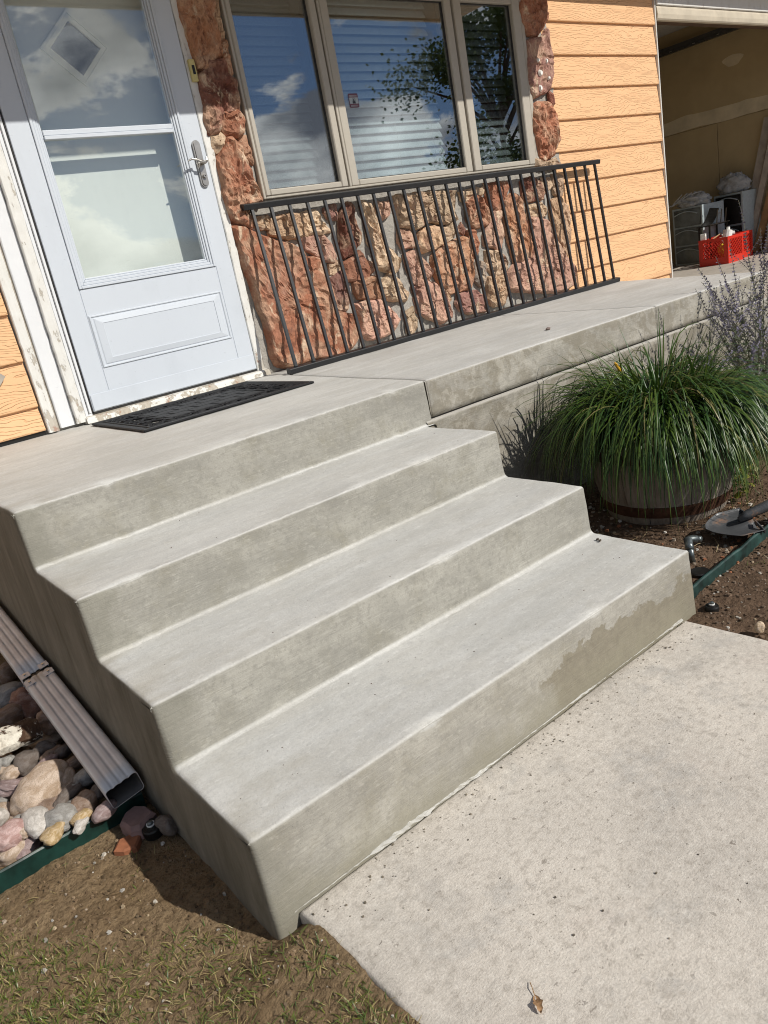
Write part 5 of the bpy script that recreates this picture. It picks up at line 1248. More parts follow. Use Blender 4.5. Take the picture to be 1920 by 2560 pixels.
for q, ((x, y), a, b, rot, col, k, lab) in enumerate(ROCKS):
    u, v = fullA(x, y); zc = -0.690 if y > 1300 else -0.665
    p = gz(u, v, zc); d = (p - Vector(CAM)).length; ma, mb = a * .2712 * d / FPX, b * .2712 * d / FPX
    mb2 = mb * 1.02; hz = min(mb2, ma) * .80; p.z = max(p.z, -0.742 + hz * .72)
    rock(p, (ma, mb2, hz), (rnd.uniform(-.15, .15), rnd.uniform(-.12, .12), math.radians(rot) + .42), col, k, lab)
    if rot == 62: bpy.context.view_layer.update()
# bedding layer of half-hidden rocks below
for q in range(70):
    x = rnd.uniform(-1.30, -0.80); y = rnd.uniform(-1.925, -0.75); s = rnd.uniform(.030, .055)
    col_, w_ = rnd.choice([(KDRK, 'blackish'), (KBRN, 'brown'), (KGRY, 'grey'), (KMAU, 'mauve'), (KBRN, 'brown'), (KTAN, 'tan')])
    near_ = 'beside the steps under the downspout' if x > -.92 else ('near the green edging' if y < -1.6 else 'deep in the shade at the left photo edge')
    rock((x, y, -0.742 + s * .2 + rnd.uniform(0, .015)), (s * rnd.uniform(1, 1.5), s, s * .62), (rnd.uniform(-.3, .3), rnd.uniform(-.3, .3), rnd.uniform(0, 3)), col_, q, 'half buried %s river rock %s' % (w_, near_), group='half buried %s river rocks %s' % (w_, near_))
# whitewashed chunk of wood
LG = thing('wood_chunk', 'split chunk of wood with flaking whitewash lying on the rocks at left', 'log', gz(20, 1850, -0.66))
a = gz(*fullA(-260, 1420), -0.625); b = gz(*fullA(330, 1175), -0.650); d = (b - a).normalized(); s_ = d.cross(Vector((0, 0, 1))).normalized(); upx = s_.cross(d)
V = []; F = []; n = 16; rows = 26
for j in range(rows + 1):
    t = j / rows; c = a + (b - a) * t
    for q in range(n):
        an = 2 * math.pi * q / n; r = .052 * (1 + .16 * fbm(math.cos(an) * 2, math.sin(an) * 2, t * 3, 4) + .10 * fbm(math.cos(an) * 6, math.sin(an) * 6, t * 2, 3)); 
        hgt = .62
        V.append(c + s_ * math.cos(an) * r + upx * math.sin(an) * r * hgt + d * (.014 * fbm(q * 1.7, t, 3, 2) if j in (0, rows) else 0))
for j in range(rows):
    for q in range(n): F.append((j * n + q, j * n + (q + 1) % n, (j + 1) * n + (q + 1) % n, (j + 1) * n + q))
F += [tuple(range(n))[::-1], tuple(range(rows * n, rows * n + n))]
m = M('whitewashed_wood', .8, .2); pp = m.pos(); f = m.noise(m.sc(pp, (14, 14, 14)), 1.0, 8, .68); dirn = m.noise(m.sc(pp, (70, 22, 60)), 1.0, 4, .6)
c = m.mix(m.ramp(f, [(.44, 0.0), (.47, 1.0)]), (.065, .035, .02), (.70, .655, .56)); m.col(m.mix(m.ramp(dirn, [(.3, .5), (.5, 0.0)]), c, (.20, .15, .10))); m.bump(m.math('ADD', f, dirn), .8, .008)
mk('wood_body', V, F, m.m, LG)

# shards and bricks in the shade by the downspout end
def fullC(x, y): return (x * .2532, 1900 + y * .2532)
def shard(name, lab, cat, px, z, th, m, dome=0.0):
    P = [gz(*fullC(x, y), z) for x, y in px]; c = sum((p for p in P), Vector()) / len(P); n = len(P); T = thing(name, lab, cat, c)
    V = [p + Vector((0, 0, -th)) for p in P] + [p for p in P] + [c + (p - c) * .8 + Vector((0, 0, .004 + dome)) for p in P]
    F = [(q, (q + 1) % n, n + (q + 1) % n, n + q) for q in range(n)] + [(n + q, n + (q + 1) % n, 2 * n + (q + 1) % n, 2 * n + q) for q in range(n)] + [tuple(range(2 * n, 3 * n))]
    mk(name + '_body', V, F, m, T)
shard('terracotta_shard', 'orange terracotta shard lying half in the shade of the steps', 'shard', [(1120, 905), (1170, 790), (1280, 740), (1395, 705), (1380, 790), (1345, 865), (1220, 910)], -0.738, .02, MAT['terracotta'])
shard('flat_stone', 'flat mauve stone in the shade behind the terracotta shard', 'stone', [(1180, 640), (1230, 540), (1330, 465), (1450, 465), (1540, 530), (1480, 600), (1390, 690), (1290, 720)], -0.722, .03, plain('mauve_flat_stone', (.30, .19, .17), .85, var=.12, scale=20, bump=.4), .006)
rock(gz(*fullC(1650, 640), -.725), (.022, .035, .028), (0, 0, .3), KDRK, 4, 'dark stone between the shaded sprinkler head and the steps', group='stones beside the steps')

# ------------------------------------------------------------------ sprinkler heads
def sprinkler(c, r, lab, tilt=(0, 0, 0)):
    T = thing('sprinkler_head', lab, 'sprinkler', c, 'black pop-up sprinkler heads'); T.rotation_euler = tilt
    c = Vector(c)
    G().lathe(c, [(0, -.03), (r * .98, -.03), (r, -.004), (r * .97, .004), (r * .88, .008), (r * .62, .008), (r * .58, .011), (0, .011)], 28).out('sprinkler_cap', MAT['dark'], T, smooth=False)
    G().lathe(c, [(r * .40, .0112), (r * .40, .0145), (r * .32, .0145), (r * .32, .0112)], 24).out('marking_ring', MAT['white'], T)
    G().lathe(c, [(0, .0112), (r * .30, .0112), (r * .28, .019), (r * .12, .021), (0, .021)], 16).out('nozzle', MAT['galv'], T)
p = gz(1780, 1520, -0.705); sprinkler((p.x, p.y, -0.704), .0215, 'black round sprinkler head in sunlit soil right of the sidewalk')
p = gz(*fullC(1500, 660), -0.728); sprinkler((p.x, p.y, -0.730), .026, 'black sprinkler head in the shade beside the left of the steps', (0.12, -.1, 0))

# ------------------------------------------------------------------ planter barrel
BC = Vector((1.580, -2.035, -0.715))
PL = thing('planter_barrel', 'weathered half barrel planter with a rusty hoop under a mound of grass', 'planter', BC)
NS = 20; RB, RM, RTp, HB = .235, .285, .290, .34
def stave(k):
    a0 = 2 * math.pi * (k + .02) / NS; a1 = 2 * math.pi * (k + .98) / NS; V = []; F = []; rows = 7; cols = 4; dr = rnd.uniform(-.002, .002)
    for side in (0, 1):
        for j in range(rows):
            t = j / (rows - 1); r = RB + (RTp - RB) * t + .018 * math.sin(math.pi * t) - side * .018 + dr
            for q in range(cols):
                a = a0 + (a1 - a0) * q / (cols - 1); V.append((BC.x + r * math.cos(a), BC.y + r * math.sin(a), BC.z + HB * t + (.004 * rnd.random() if j == rows - 1 and False else 0)))
    n = rows * cols
    for j in range(rows - 1):
        for q in range(cols - 1):
            f = (j * cols + q, j * cols + q + 1, (j + 1) * cols + q + 1, (j + 1) * cols + q); F.append(f); F.append(tuple(x + n for x in f[::-1]))
        F.append((j * cols, (j + 1) * cols, n + (j + 1) * cols, n + j * cols)); F.append((j * cols + cols - 1, n + j * cols + cols - 1, n + (j + 1) * cols + cols - 1, (j + 1) * cols + cols - 1))
    for q in range(cols - 1):
        F.append(((rows - 1) * cols + q, (rows - 1) * cols + q + 1, n + (rows - 1) * cols + q + 1, n + (rows - 1) * cols + q)); F.append((q, n + q, n + q + 1, q + 1))
    mk('stave', V, F, MAT['barrelwood'], PL)
m = M('barrel_oak', .85, .2); pp = m.pos(); f = m.noise(m.sc(pp, (40, 40, 3)), 1.0, 6, .65); rv = m.oi('Random')
c = m.mix(m.ramp(f, [(.3, 0.0), (.7, 1.0)]), (.20, .165, .13), (.42, .37, .31)); m.col(m.mix(m.math('MULTIPLY', rv, .35), c, (.15, .11, .08))); m.bump(f, .6, .004); MAT['barrelwood'] = m.m
MAT['rust'] = plain('rusty_hoop', (.105, .050, .030), .75, .3, .3, var=.25, scale=25, bump=.3)
for k in range(NS): stave(k)
def hoop(t0, t1):
    def rr(t): return RB + (RTp - RB) * t + .018 * math.sin(math.pi * t) + .0035
    G().lathe(BC, [(rr(t0) - .004, HB * t0), (rr(t0), HB * t0), (rr(t1), HB * t1), (rr(t1) - .004, HB * t1)], 48).out('hoop', MAT['rust'], PL, smooth=False)
hoop(.10, .24); hoop(.78, .90)
SOILP = G(); SOILP.lathe(BC, [(0, HB - .03), (.26, HB - .035), (.262, HB - .06)], 32); SOILP.out('potting_soil', MAT['bedsoil'], PL)

# ------------------------------------------------------------------ mound of arching grass in the barrel
def blade(V, F, base, az, th0, th1, Ln, w, segs=8, pw=1.25, wob=0.0, tint=None, C=None):
    """ribbon: elevation bends from th0 to th1 along the length"""
    p = Vector(base); b = len(V); side = Vector((-math.sin(az), math.cos(az), 0))
    for s in range(segs + 1):
        t = s / segs; e = th0 + (th1 - th0) * t ** pw; aa = az + wob * t
        ww = w * (0.75 + .5 * t if t < .35 else 0.925 * (1 - ((t - .35) / .65) ** 2.2)) + .0004
        d = Vector((math.cos(aa) * math.cos(e), math.sin(aa) * math.cos(e), math.sin(e))); nrm = side.cross(d)
        V += [p + side * ww / 2 + nrm * ww * .22, p, p - side * ww / 2 + nrm * ww * .22]
        p = p + d * (Ln / segs)
    for s in range(segs):
        o = b + s * 3; F += [(o, o + 1, o + 4, o + 3), (o + 1, o + 2, o + 5, o + 4)]
        if C is not None: C += [tint, tint]
OG = thing('grass_plant', 'dense mound of dark green arching grass-like leaves spilling over the barrel', 'plant', (BC.x, BC.y, BC.z + HB - .03))
V = []; F = []; C = []
CLUMP = [(rnd.uniform(0, 2 * math.pi), .19 * math.sqrt(rnd.random()), rnd.gauss(0, .35), rnd.uniform(.80, 1.12), rnd.gauss(0, .16)) for _ in range(85)]
for k in range(3100):
    caz, cr_, cd, cl_, ce = rnd.choice(CLUMP); az = caz + rnd.gauss(0, .12); r = min(.24, abs(cr_ + rnd.gauss(0, .02))); base = (BC.x + r * math.cos(az), BC.y + r * math.sin(az), BC.z + HB - .035)
    az2 = caz + cd + rnd.gauss(0, .42); u = rnd.random()
    th0 = math.radians(rnd.uniform(66, 90) - 16 * r / .23) + ce; Ln = rnd.uniform(.44, .68) * cl_
    th1 = math.radians(rnd.uniform(-112, -76))
    if u > .86: th1 = math.radians(rnd.uniform(-60, -20))
    if u > .925: th0 = math.radians(rnd.uniform(62, 90)); th1 = math.radians(rnd.uniform(0, 55)); Ln *= .68
    s = rnd.random(); g_ = rnd.uniform(.8, 1.15)
    tint = (.034 * g_ + .065 * s * s, .086 * g_ + .070 * s * s, .017 * g_)
    if rnd.random() < .05: tint = (.16, .17, .05)
    if rnd.random() < .025: tint = (.22, .19, .07)
    blade(V, F, base, az2, th0, th1, Ln, rnd.uniform(.0062, .0102), 9, rnd.uniform(.75, 1.1), rnd.gauss(0, .25), tint, C)
ZR = BC.z + HB - .035; V = [(BC.x + (v[0] - BC.x) * .88, BC.y + (v[1] - BC.y) * .88, ZR + (v[2] - ZR) * (1.13 if v[2] > ZR else 1.10)) for v in V]
o = mk('blades', V, F, MAT['leaf'], OG, smooth=True); set_tint(o, C); tag(o, kind='stuff')
def daylily_bud(name, p, d, col, ln, lab):
    T = thing(name, lab, 'flower', p); V = []; F = []; C = []
    g = G(); d = Vector(d).normalized(); g.tube([Vector(p), Vector(p) + d * ln * .3, Vector(p) + d * ln * .8, Vector(p) + d * ln], [.003, .007, .006, .001], 8); o = g.out('petals', MAT['petal'], T, smooth=True); set_tint(o, [col] * len(o.data.polygons))
    g = G(); g.tube([Vector(p) - d * .12 + Vector((0, 0, -.04)), Vector(p) - d * .03, Vector(p)], .002, 5); o = g.out('stalk', MAT['leaf'], T); set_tint(o, [(.08, .14, .03)] * len(o.data.polygons))
hd_ = Vector((.826, .564, 0)); lat_ = Vector((.564, -.826, 0))
def onplane(u, v, off):
    d = ray(u, v); k = ((np.array([BC.x, BC.y]) - CAM[:2]) @ np.array([hd_.x, hd_.y]) + off) / (d[0] * hd_.x + d[1] * hd_.y); return Vector(CAM + d * k)
daylily_bud('flower_bud', onplane(1552, 930, -.05), (-.35, .2, .8), (.75, .42, .02), .050, 'yellow daylily bud poking out of the top left of the grass mound')
daylily_bud('flower_bud', onplane(1828, 1085, -.12), (.1, -.2, -1), (.70, .20, .03), .055, 'wilted orange flower hanging at the lower right of the grass mound')
# yellow-green low weeds right of the barrel
WD = thing('weed_plant', 'yellow-green leafy weed beside the right foot of the barrel', 'weed', gz(1850, 1235, -.70)); V = []; F = []; C = []
for k in range(150):
    c = gz(1862 + max(-30, min(30, rnd.gauss(0, 18))), 1170 + max(-60, min(50, rnd.gauss(0, 38))), -.70 + .05) + Vector((0, 0, rnd.uniform(-.04, .12))); a = rnd.uniform(0, 6.3); r = rnd.uniform(.010, .020); n_ = Vector((rnd.gauss(0, .5), rnd.gauss(-.3, .5), 1)).normalized(); t1 = n_.cross(Vector((math.cos(a), math.sin(a), .1))).normalized(); t2 = n_.cross(t1)
    b = len(V); V += [c + t1 * r * math.cos(q * 1.0472) * .8 + t2 * r * math.sin(q * 1.0472) for q in range(6)]; F.append(tuple(range(b, b + 6))); s = rnd.random(); C.append((.15 + .16 * s, .19 + .10 * s, .03))
o = mk('leaves', V, F, MAT['leaf'], WD); set_tint(o, C); tag(o, kind='stuff')
g = G()
for k in range(18): 
    c = gz(1858 + rnd.gauss(0, 18), 1215 + rnd.gauss(0, 30), -.70); g.tube([c, c + Vector((rnd.gauss(0, .03), rnd.gauss(0, .03), .08)), c + Vector((rnd.gauss(0, .05), rnd.gauss(0, .05), .15))], .0014, 4)
o = g.out('stems', MAT['leaf'], WD); set_tint(o, [(.13, .15, .04)] * len(o.data.polygons)); tag(o, kind='stuff')

# ------------------------------------------------------------------ russian sage
SG = thing('sage_bush', 'tall airy bush with lavender flower spikes and grey-green leaves at right', 'bush', (2.78, -1.88, -.70))
VS = G(); LV, LF, LC = [], [], []; PV, PF, PC = [], [], []
def leafq(V, F, C, p, d, ln, w, tint, up=Vector((0, 0, 1))):
    d = Vector(d).normalized(); s = d.cross(up)
    if s.length < .01: s = Vector((1, 0, 0))
    s.normalize(); b = len(V); V += [p, p + d * ln * .45 + s * w / 2, p + d * ln, p + d * ln * .45 - s * w / 2]; F.append((b, b + 1, b + 2, b + 3)); C.append(tint)
def sage_stem(base, top, ntop, dens=1.0, fl=.45, leaf=True):
    base = Vector(base); top = Vector(top); mid = (base + top) / 2 + Vector((rnd.gauss(0, .03), rnd.gauss(0, .03), .08)); pts = []
    for q in range(11):
        t = q / 10; pts.append(base * (1 - t) ** 2 + mid * 2 * t * (1 - t) + top * t * t + Vector((rnd.gauss(0, .003), rnd.gauss(0, .003), 0)))
    VS.tube(pts, [.0028 - .0018 * q / 10 for q in range(11)], 5)
    Ln = (top - base).length
    def at(t):
        f = min(9.999, t * 10); i = int(f); return pts[i] + (pts[i + 1] - pts[i]) * (f - i), (pts[i + 1] - pts[i]).normalized()
    nw = int(Ln * fl / .020)
    for k in range(nw):
        t = 1 - fl + fl * k / nw; p, d = at(t); sc = .5 + .7 * math.sin(math.pi * min(1, (k + 1.5) / (nw + 1)))
        for q in range(int(4 * dens) + 1):
            a = rnd.uniform(0, 6.3); s = d.cross(Vector((math.cos(a), math.sin(a), .2))).normalized(); g_ = rnd.random()
            tint = (.20 + .14 * g_, .185 + .13 * g_, .265 + .14 * g_) if rnd.random() < .75 else (.13, .12, .17)
            leafq(PV, PF, PC, p + s * .002, s + d * .5, .013 * sc * rnd.uniform(.7, 1.2), .0085 * sc, tint, d)
    # side sprigs with flowers and grey leaves
    for k in range(int(7 * Ln)):
        t = rnd.uniform(.30, .75); p, d = at(t); a = rnd.uniform(0, 6.3); s = (Vector((math.cos(a), math.sin(a), .5)) + d * .9).normalized(); l2 = rnd.uniform(.06, .17); e = p + s * l2
        VS.tube([p, p + s * l2 * .5 + Vector((0, 0, .004)), e], [.0014, .0011, .0006], 4)
        for w in range(int(l2 / .016)):
            pp = p + s * (l2 * (.35 + .65 * w / max(1, int(l2 / .016))))
            for q in range(4):
                a = rnd.uniform(0, 6.3); s2 = s.cross(Vector((math.cos(a), math.sin(a), .1))).normalized(); g_ = rnd.random(); leafq(PV, PF, PC, pp, s2 + s * .5, .011 * rnd.uniform(.7, 1.2), .007, (.20 + .13 * g_, .18 + .12 * g_, .27 + .14 * g_), s)
    if leaf:
        for k in range(int(60 * Ln)):
            t = rnd.uniform(.05, .62) ; p, d = at(t); a = rnd.uniform(0, 6.3); s = (Vector((math.cos(a), math.sin(a), .25)) + d * .4).normalized(); g_ = rnd.random(); ln = rnd.uniform(.022, .050)
            tint = (.085 + .05 * g_, .105 + .055 * g_, .060 + .035 * g_)
            leafq(LV, LF, LC, p, s, ln, ln * .24, tint)
            for z in (-1, 1): leafq(LV, LF, LC, p + s * ln * .4, s + s.cross(Vector((0, 0, 1))) * .8 * z, ln * .4, ln * .13, tint)
BASE = Vector((2.80, -1.86, -.70))
TG = [(1845, 500), (1738, 722), (1742, 668), (1790, 640), (1900, 570), (1755, 705), (1870, 640), (1820, 600), (1918, 560), (1780, 745), (1800, 700), (1850, 690), (1905, 650), (1770, 790), (1700, 860), (1880, 700), (1930, 620), (1960, 560), (1990, 640), (1950, 700), (2000, 560), (2030, 680)]
for q, (u, v) in enumerate(TG):
    off = rnd.uniform(-.12, .22); p = gy(u, v, -1.86 + off); b = BASE + Vector((rnd.gauss(0, .05), rnd.gauss(0, .05), 0)); sage_stem(b, p, 1, 1.0, .40 if q % 3 else .5)
for k in range(20):
    b = BASE + Vector((rnd.gauss(0, .07), rnd.gauss(0, .06), 0)); a = rnd.uniform(0, 6.3); h = rnd.uniform(.25, .75); rr = rnd.uniform(.10, .36)
    sage_stem(b, b + Vector((math.cos(a) * rr, math.sin(a) * rr * .6, h)), 1, .7, .22 if rnd.random() < .5 else .05)
o = VS.out('stems', MAT['leaf'], SG); set_tint(o, [(.20, .20, .13)] * len(o.data.polygons)); tag(o, kind='stuff')
o = mk('leaves', LV, LF, MAT['leaf'], SG); set_tint(o, LC); tag(o, kind='stuff')
o = mk('flowers', PV, PF, MAT['petal'], SG); set_tint(o, PC); tag(o, kind='stuff')

# ------------------------------------------------------------------ shovel lying on the bed
SH = thing('shovel', 'worn round point shovel lying on the soil by the green edging', 'shovel', (1.45, -2.42, -0.70))
def fullD(x, y): return (1440 + x * .2893, 1240 + y * .2893)
tipp = gz(*fullD(1125, 325), -.672); shl = gz(*fullD(1460, 105), -.640); shr = gz(*fullD(1570, 330), -.672)
# local blade frame
mid_s = (shl + shr) / 2; ax = (mid_s - tipp); Lb = ax.length * 1.02; ax.normalize(); lat = (shl - shr); Wb = lat.length * .98; lat = (lat - ax * lat.dot(ax)).normalized(); nb = ax.cross(lat); nb = nb if nb.z > 0 else -nb
V = []; F = []; rows, cols = 16, 12
for side in (0, 1):
    for j in range(rows + 1):
        t = j / rows; wd = Wb / 2 * (min(1, (t / .52)) ** .58 if t < .52 else 1.0 - .05 * (t - .52)); 
        for q in range(cols + 1):
            s = q / cols * 2 - 1; curve = -.026 * (1 - s * s) * (.4 + .6 * t) + .012 * (1 - t) ** 2 + (.034 * math.exp(-((s) / .16) ** 2) * max(0, (t - .45) / .55))
            V.append(tipp + ax * Lb * t + lat * wd * s + nb * (curve + .010 - side * .0025))
n = (rows + 1) * (cols + 1); c1 = cols + 1
for j in range(rows):
    for q in range(cols):
        f = (j * c1 + q, j * c1 + q + 1, (j + 1) * c1 + q + 1, (j + 1) * c1 + q); F += [f, tuple(x + n for x in f[::-1])]
    for q in (0, cols): F.append((j * c1 + q, (j + 1) * c1 + q, n + (j + 1) * c1 + q, n + j * c1 + q))
for q in range(cols): F += [(rows * c1 + q, rows * c1 + q + 1, n + rows * c1 + q + 1, n + rows * c1 + q), (q, n + q, n + q + 1, q + 1)]
mk('shovel_blade', V, F, MAT['shovel'], SH, smooth=True)
s0 = tipp + ax * Lb * .72 + nb * .018
G().tube([s0, tipp + ax * Lb * .9 + nb * .030, tipp + ax * (Lb + .07) + nb * .045, tipp + ax * (Lb + .22) + nb * .07], [.010, .017, .020, .019], 12).out('socket', MAT['shovel'], SH, smooth=True)
G().tube([tipp + ax * (Lb + .2) + nb * .066, tipp + ax * (Lb + 1.2) + nb * .20], .0185, 12).out('handle_shaft', MAT['wood_tan'], SH, smooth=True)
g = G(); g.box((0, 0, 0), (0, 0, 0)); 
e0 = tipp + ax * Lb; G().bar(e0 + lat * Wb * .48 + nb * .0, e0 + lat * .022 + nb * .008, .004, .014, up=nb).out('foot_step', MAT['shovel'], SH); G().bar(e0 - lat * Wb * .48 + nb * .0, e0 - lat * .022 + nb * .008, .004, .014, up=nb).out('foot_step', MAT['shovel'], SH)

# ------------------------------------------------------------------ pipe elbow, black cap, stray bits
PE = thing('pipe_elbow', 'galvanised pipe elbow sticking out of the bed beside the bottom step', 'pipe', gz(*fullD(975, 450), -.70))
a = gz(*fullD(1080, 372), -.655); b = gz(*fullD(965, 372), -.645); c = gz(*fullD(985, 462), -.665); d2 = Vector((c.x + .01, c.y, c.z - .06))
G().tube([a, a + (b - a) * .35], .0115, 14).out('pipe_end', MAT['galv'], PE, smooth=True)
G().tube([a + (b - a) * .30, a + (b - a) * .36, a + (b - a) * .75, b + (c - b) * .18 + Vector((0, 0, .002)), b + (c - b) * .6, c], [.0125, .015, .0145, .0155, .0145, .0150], 14).out('elbow_body', MAT['galv'], PE, smooth=True)
G().tube([c, d2], .0115, 14).out('riser_pipe', MAT['galv'], PE, smooth=True)
BK = thing('black_cover', 'black plastic valve cover half buried beside the green edging and bottom step', 'cover', gz(*fullD(1075, 668), -.70))
cc = gz(*fullD(1075, 668), -.702); G().lathe(cc, [(0, -.02), (.034, -.02), (.034, .006), (.030, .010), (0, .011)], 20).out('cover_cap', MAT['dark'], BK)
p = gz(1899, 1570, -.70); o = rock((p.x, p.y, -.698), (.011, .013, .018), (0.2, 0, .4), (.55, .40, .25), 1, 'small tan stone standing on the soil right of the sidewalk', group='small stones on the soil')
p = gz(1764, 1316, -.69); rock((p.x, p.y, -.69), (.013, .011, .010), (0, 0, 0), (.42, .36, .25), 3, 'pale round pebble beside the shovel tip', group='small stones on the soil')
p = gz(1370, 822, 0.006); rock((p.x, p.y, 0.006), (.014, .010, .007), (0, 0, .3), (.17, .12, .10), 2, 'small brown pebble lying on the porch slab', group='pebbles on the concrete')
for u, v, lab in ((1494, 1349, 'tiny dark dirt clod at the inner corner of the lowest tread'), (1500, 1352, 'second tiny dirt clod beside the lowest tread corner')): 
    p = gz(u, v, -.500); rock((p.x, p.y, -.4985), (.0055, .0045, .0035), (0, 0, .3), (.09, .07, .05), 4, lab, group='pebbles on the concrete')
# a dry leaf on the sidewalk
LFt = thing('dry_leaf', 'curled dry tan leaf lying on the sidewalk near the bottom of the photo', 'leaf', gz(1340, 2505, ZW)); V = []; F = []
c = gz(1345, 2512, ZW + .004); e = gz(1330, 2470, ZW + .004); dx_ = (e - c).normalized(); sx_ = dx_.cross(Vector((0, 0, 1))); 
for j in range(9):
    t = j / 8; w = .008 * math.sin(math.pi * (t * .92 + .04)) ** .8 * (1 + .25 * math.sin(j * 2.1)); z = .004 * math.sin(t * 5); V += [c + dx_ * (-.016 + .034 * t) + sx_ * w + Vector((0, 0, .004 + z)), c + dx_ * (-.016 + .034 * t) + Vector((0, 0, z)), c + dx_ * (-.016 + .034 * t) - sx_ * w * .8 + Vector((0, 0, .003 + z))]
for j in range(8): F += [(3 * j, 3 * j + 1, 3 * j + 4, 3 * j + 3), (3 * j + 1, 3 * j + 2, 3 * j + 5, 3 * j + 4)]
mk('leaf_blade', V, F, plain('dry_leaf', (.34, .20, .10), .7, var=.2, scale=150), LFt, smooth=True); G().tube([c + dx_ * .017, c + dx_ * .030 + Vector((0, 0, .003)), c + dx_ * .042], .0008, 5).out('leaf_stalk', MAT['wood_tan'], LFt)

# ------------------------------------------------------------------ thin lawn, pebbles, crumbs
def on_ground(x, y): return ground_h(x, y)
V = []; F = []; C = []
def tuft(x, y, n, sp, dry):
    for q in range(n):
        bx, by = x + rnd.gauss(0, sp), y + rnd.gauss(0, sp)
        if -0.695 < bx < 0.72 and by < -2.61: continue
        if bx > -.76 and bx < .79 and by > -2.65: continue
        s = rnd.random(); g_ = rnd.random()
        tint = (.34 + .12 * s, .27 + .09 * s, .12 + .04 * s) if rnd.random() < dry else (.085 + .10 * s, .14 + .07 * s, .025 + .02 * g_)
        flat = rnd.random() < .68
        th0 = math.radians(rnd.uniform(5, 30) if flat else rnd.uniform(35, 80)); blade(V, F, (bx, by, on_ground(bx, by) - .001), rnd.uniform(0, 6.3), th0, th0 - rnd.uniform(.2, 1.1), rnd.uniform(.008, .032), rnd.uniform(.0010, .0021), 3, 1.2, rnd.gauss(0, .3), tint, C)
def dens_left(x, y):
    f = (-2.04 - 1.30 * (x + 1.16)) - y
    return sstep(0.0, .16, f) * (.25 + .75 * max(0, min(1, .55 + 2.0 * fbm(x * 7, y * 7, 3.3, 3))))
cnt = 0
while cnt < 2000:
    x = rnd.uniform(-1.40, -.66); y = rnd.uniform(-3.2, -2.02)
    if rnd.random() < dens_left(x, y) + .012: tuft(x, y, rnd.randint(3, 10), rnd.uniform(.006, .024), .34); cnt += 1
cnt = 0
while cnt < 520:
    x = rnd.uniform(.95, 2.4); y = rnd.uniform(-3.3, -2.56)
    if rnd.random() < sstep(1.12, 1.38, x + .15 * fbm(x * 6, y * 6, 1, 2)) + .01: tuft(x, y, rnd.randint(4, 11), rnd.uniform(.008, .025), .25); cnt += 1
o = mk('lawn_grass', V, F, MAT['leaf']); set_tint(o, C); tag(o, kind='stuff')
def crumbs(name, n, area, smin, smax, tints, zf, reject=lambda x, y: False, pw=2.5):
    V = []; F = []; C = []
    k = 0
    while k < n:
        x, y = area()
        if reject(x, y): continue
        k += 1; r = smin + (smax - smin) * rnd.random() ** pw; z = zf(x, y); t = rnd.choice(tints); f_ = rnd.uniform(.7, 1.25); t = tuple(min(.9, q * f_) for q in t); b = len(V); a0 = rnd.uniform(0, 6.3); hh = rnd.uniform(.45, .8); el = rnd.uniform(.7, 1.3)
        for q in range(5): a = a0 + q * 1.2566; V.append((x + r * el * math.cos(a) * rnd.uniform(.8, 1.15), y + r * math.sin(a) * rnd.uniform(.8, 1.15), z - r * .1))
        for q in range(5): a = a0 + .5 + q * 1.2566; V.append((x + r * .7 * el * math.cos(a) * rnd.uniform(.8, 1.2), y + r * .7 * math.sin(a) * rnd.uniform(.8, 1.2), z + r * hh))
        for q in range(5): F.append((b + q, b + (q + 1) % 5, b + 5 + (q + 1) % 5, b + 5 + q)); C.append(t)
        F.append(tuple(range(b + 5, b + 10))); C.append(t)
    o = mk(name, V, F, MAT['crumb']); set_tint(o, C); tag(o, kind='stuff')
inwalk = lambda x, y: (-0.70 < x < 0.72 and y < -2.60) or (-.76 < x < .795 and y > -2.66) or (x < -.75 and y > -1.99)
SOILT = [(.22, .15, .09), (.18, .12, .07), (.27, .195, .125), (.15, .10, .06)]; PEB = [(.46, .42, .36), (.55, .52, .47), (.38, .31, .24), (.42, .33, .22)]
crumbs('soil_clods', 5200, lambda: (rnd.uniform(-1.45, -.66), rnd.uniform(-3.4, -2.0)), .0012, .006, SOILT, on_ground, inwalk, 3)
crumbs('pebbles', 380, lambda: (rnd.uniform(-1.45, -.66), rnd.uniform(-3.4, -2.0)), .0016, .0065, PEB, on_ground, inwalk, 3)
bedr = lambda x, y: inwalk(x, y) or (x - BC.x) ** 2 + (y - BC.y) ** 2 < .06
BEDT = [(.13, .085, .055), (.10, .065, .042), (.17, .115, .08), (.21, .15, .11)]
crumbs('bed_clods', 5200, lambda: (rnd.uniform(.70, 2.1), rnd.uniform(-3.2, -1.6)), .002, .009, BEDT, on_ground, bedr, 2.6)
crumbs('bed_gravel', 420, lambda: (rnd.uniform(.78, 1.75), rnd.uniform(-2.6, -1.7)), .003, .012, PEB + [(.36, .15, .08)], on_ground, bedr, 2.6)
crumbs('lawn_pebbles', 260, lambda: (rnd.uniform(.72, 1.6), rnd.uniform(-3.2, -2.6)), .002, .007, PEB, on_ground, inwalk, 2.6)
crumbs('sidewalk_grit', 230, lambda: (rnd.uniform(-.68, .70), -2.64 - abs(rnd.gauss(0, .05))), .0008, .0035, [(.30, .26, .21), (.20, .17, .13), (.42, .39, .34)], lambda x, y: ZW, lambda x, y: False, 2)
crumbs('sidewalk_grit', 110, lambda: (rnd.uniform(-.68, .70), rnd.uniform(-3.8, -2.65)), .0007, .0028, [(.20, .17, .13), (.30, .26, .21), (.13, .11, .09)], lambda x, y: ZW, lambda x, y: False, 2)
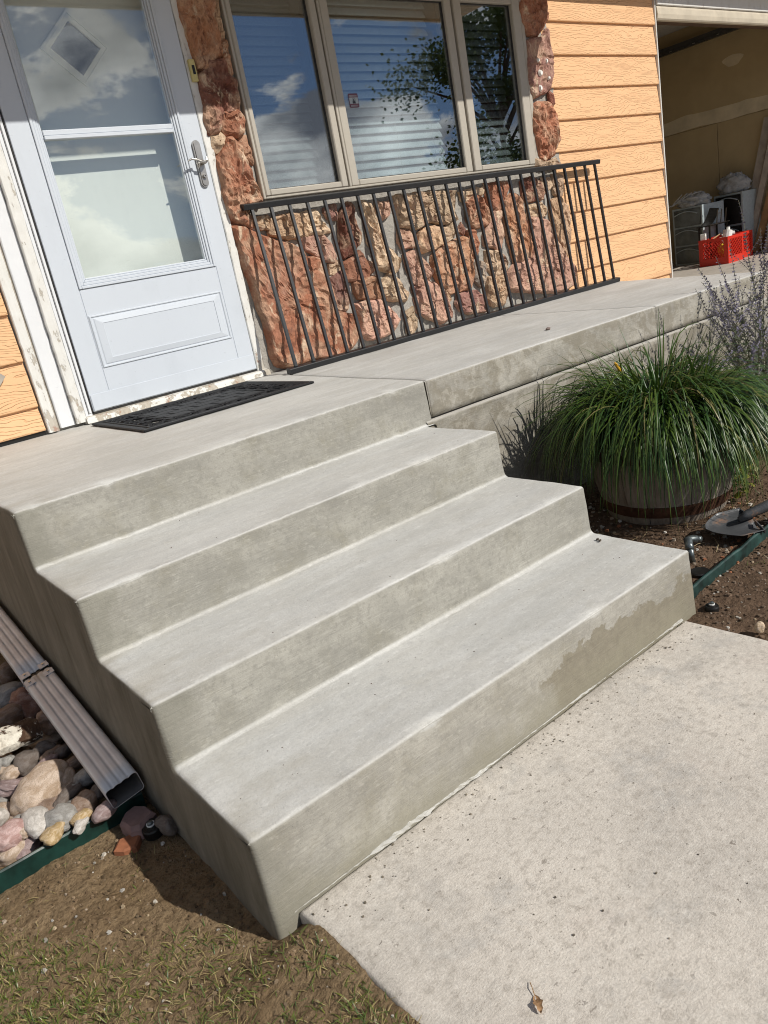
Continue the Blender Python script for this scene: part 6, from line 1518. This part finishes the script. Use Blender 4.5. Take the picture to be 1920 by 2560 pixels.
crumbs('step_grit', 110, lambda: (rnd.uniform(-.7, .75), rnd.choice([rnd.uniform(-2.60, -2.30), rnd.uniform(-2.24, -1.94), rnd.uniform(-1.88, -1.54)])), .0007, .0022, [(.15, .12, .10), (.25, .2, .16)], lambda x, y: -.503 if y < -2.28 else (-.342 if y < -1.92 else -.173), lambda x, y: False, 2)
# twigs in the bed
g = G()
for k in range(60):
    x, y = rnd.uniform(.82, 1.75), rnd.uniform(-2.5, -1.75)
    if bedr(x, y): continue
    a = rnd.uniform(0, 6.3); l = rnd.uniform(.03, .13); z = on_ground(x, y) + .006; g.tube([(x, y, z), (x + l * .5 * math.cos(a), y + l * .5 * math.sin(a), z + .006), (x + l * math.cos(a + .2), y + l * math.sin(a + .2), z + rnd.uniform(0, .02))], [.0016, .0013, .0008], 4)
o = g.out('twigs', MAT['crumb']); set_tint(o, [rnd.choice([(.30, .22, .12), (.10, .07, .05), (.38, .30, .18)]) for _ in o.data.polygons]); tag(o, kind='stuff')

# ------------------------------------------------------------------ street trees behind the photographer, mirrored in the glass
def tree(base, h, cr, label, n, seed):
    r_ = random.Random(seed); base = Vector(base); T = thing('shade_tree', label, 'tree', base, 'trees mirrored in the window')
    g = G(); top = base + Vector((0, 0, h * .62)); g.tube([base, base + Vector((.1, .05, h * .3)), top], [.17, .13, .08], 10); cl = []
    for k in range(34):
        a = r_.uniform(0, 6.3); zz = r_.uniform(.30, 1.0); rr = cr * math.sqrt(max(.05, 1 - ((zz - .62) / .42) ** 2)) * r_.uniform(.35, 1.0); c = base + Vector((math.cos(a) * rr, math.sin(a) * rr, h * zz)); s = base + Vector((0, 0, h * min(.6, zz * .7))); g.tube([s, (s + c) / 2 + Vector((0, 0, .3)), c], [.08, .05, .02], 5); cl.append((c, r_.uniform(.7, 1.5)))
    g.out('trunk', MAT['wood_dark'], T); V = []; F = []; C = []
    for k in range(n):
        c, s = r_.choice(cl); p = c + Vector((r_.gauss(0, s * .45), r_.gauss(0, s * .45), r_.gauss(0, s * .33))); d = Vector((r_.gauss(0, 1), r_.gauss(0, 1), r_.gauss(0, .6))); q = r_.random(); leafq(V, F, C, p, d, .17, .12, (.075 + .07 * q, .115 + .07 * q, .045), Vector((r_.gauss(0, 1), r_.gauss(0, 1), 1)))
    o = mk('crown', V, F, MAT['treeleaf'], T); set_tint(o, C); tag(o, kind='stuff')
tree((23.5, -18.0, -.8), 9.0, 4.2, 'leafy shade tree behind the photographer, mirrored in the right window panes', 14000, 5)
tree((32.0, -13.0, -.8), 10.0, 5.0, 'second leafy tree further right, mirrored in the dark right pane', 12000, 6)
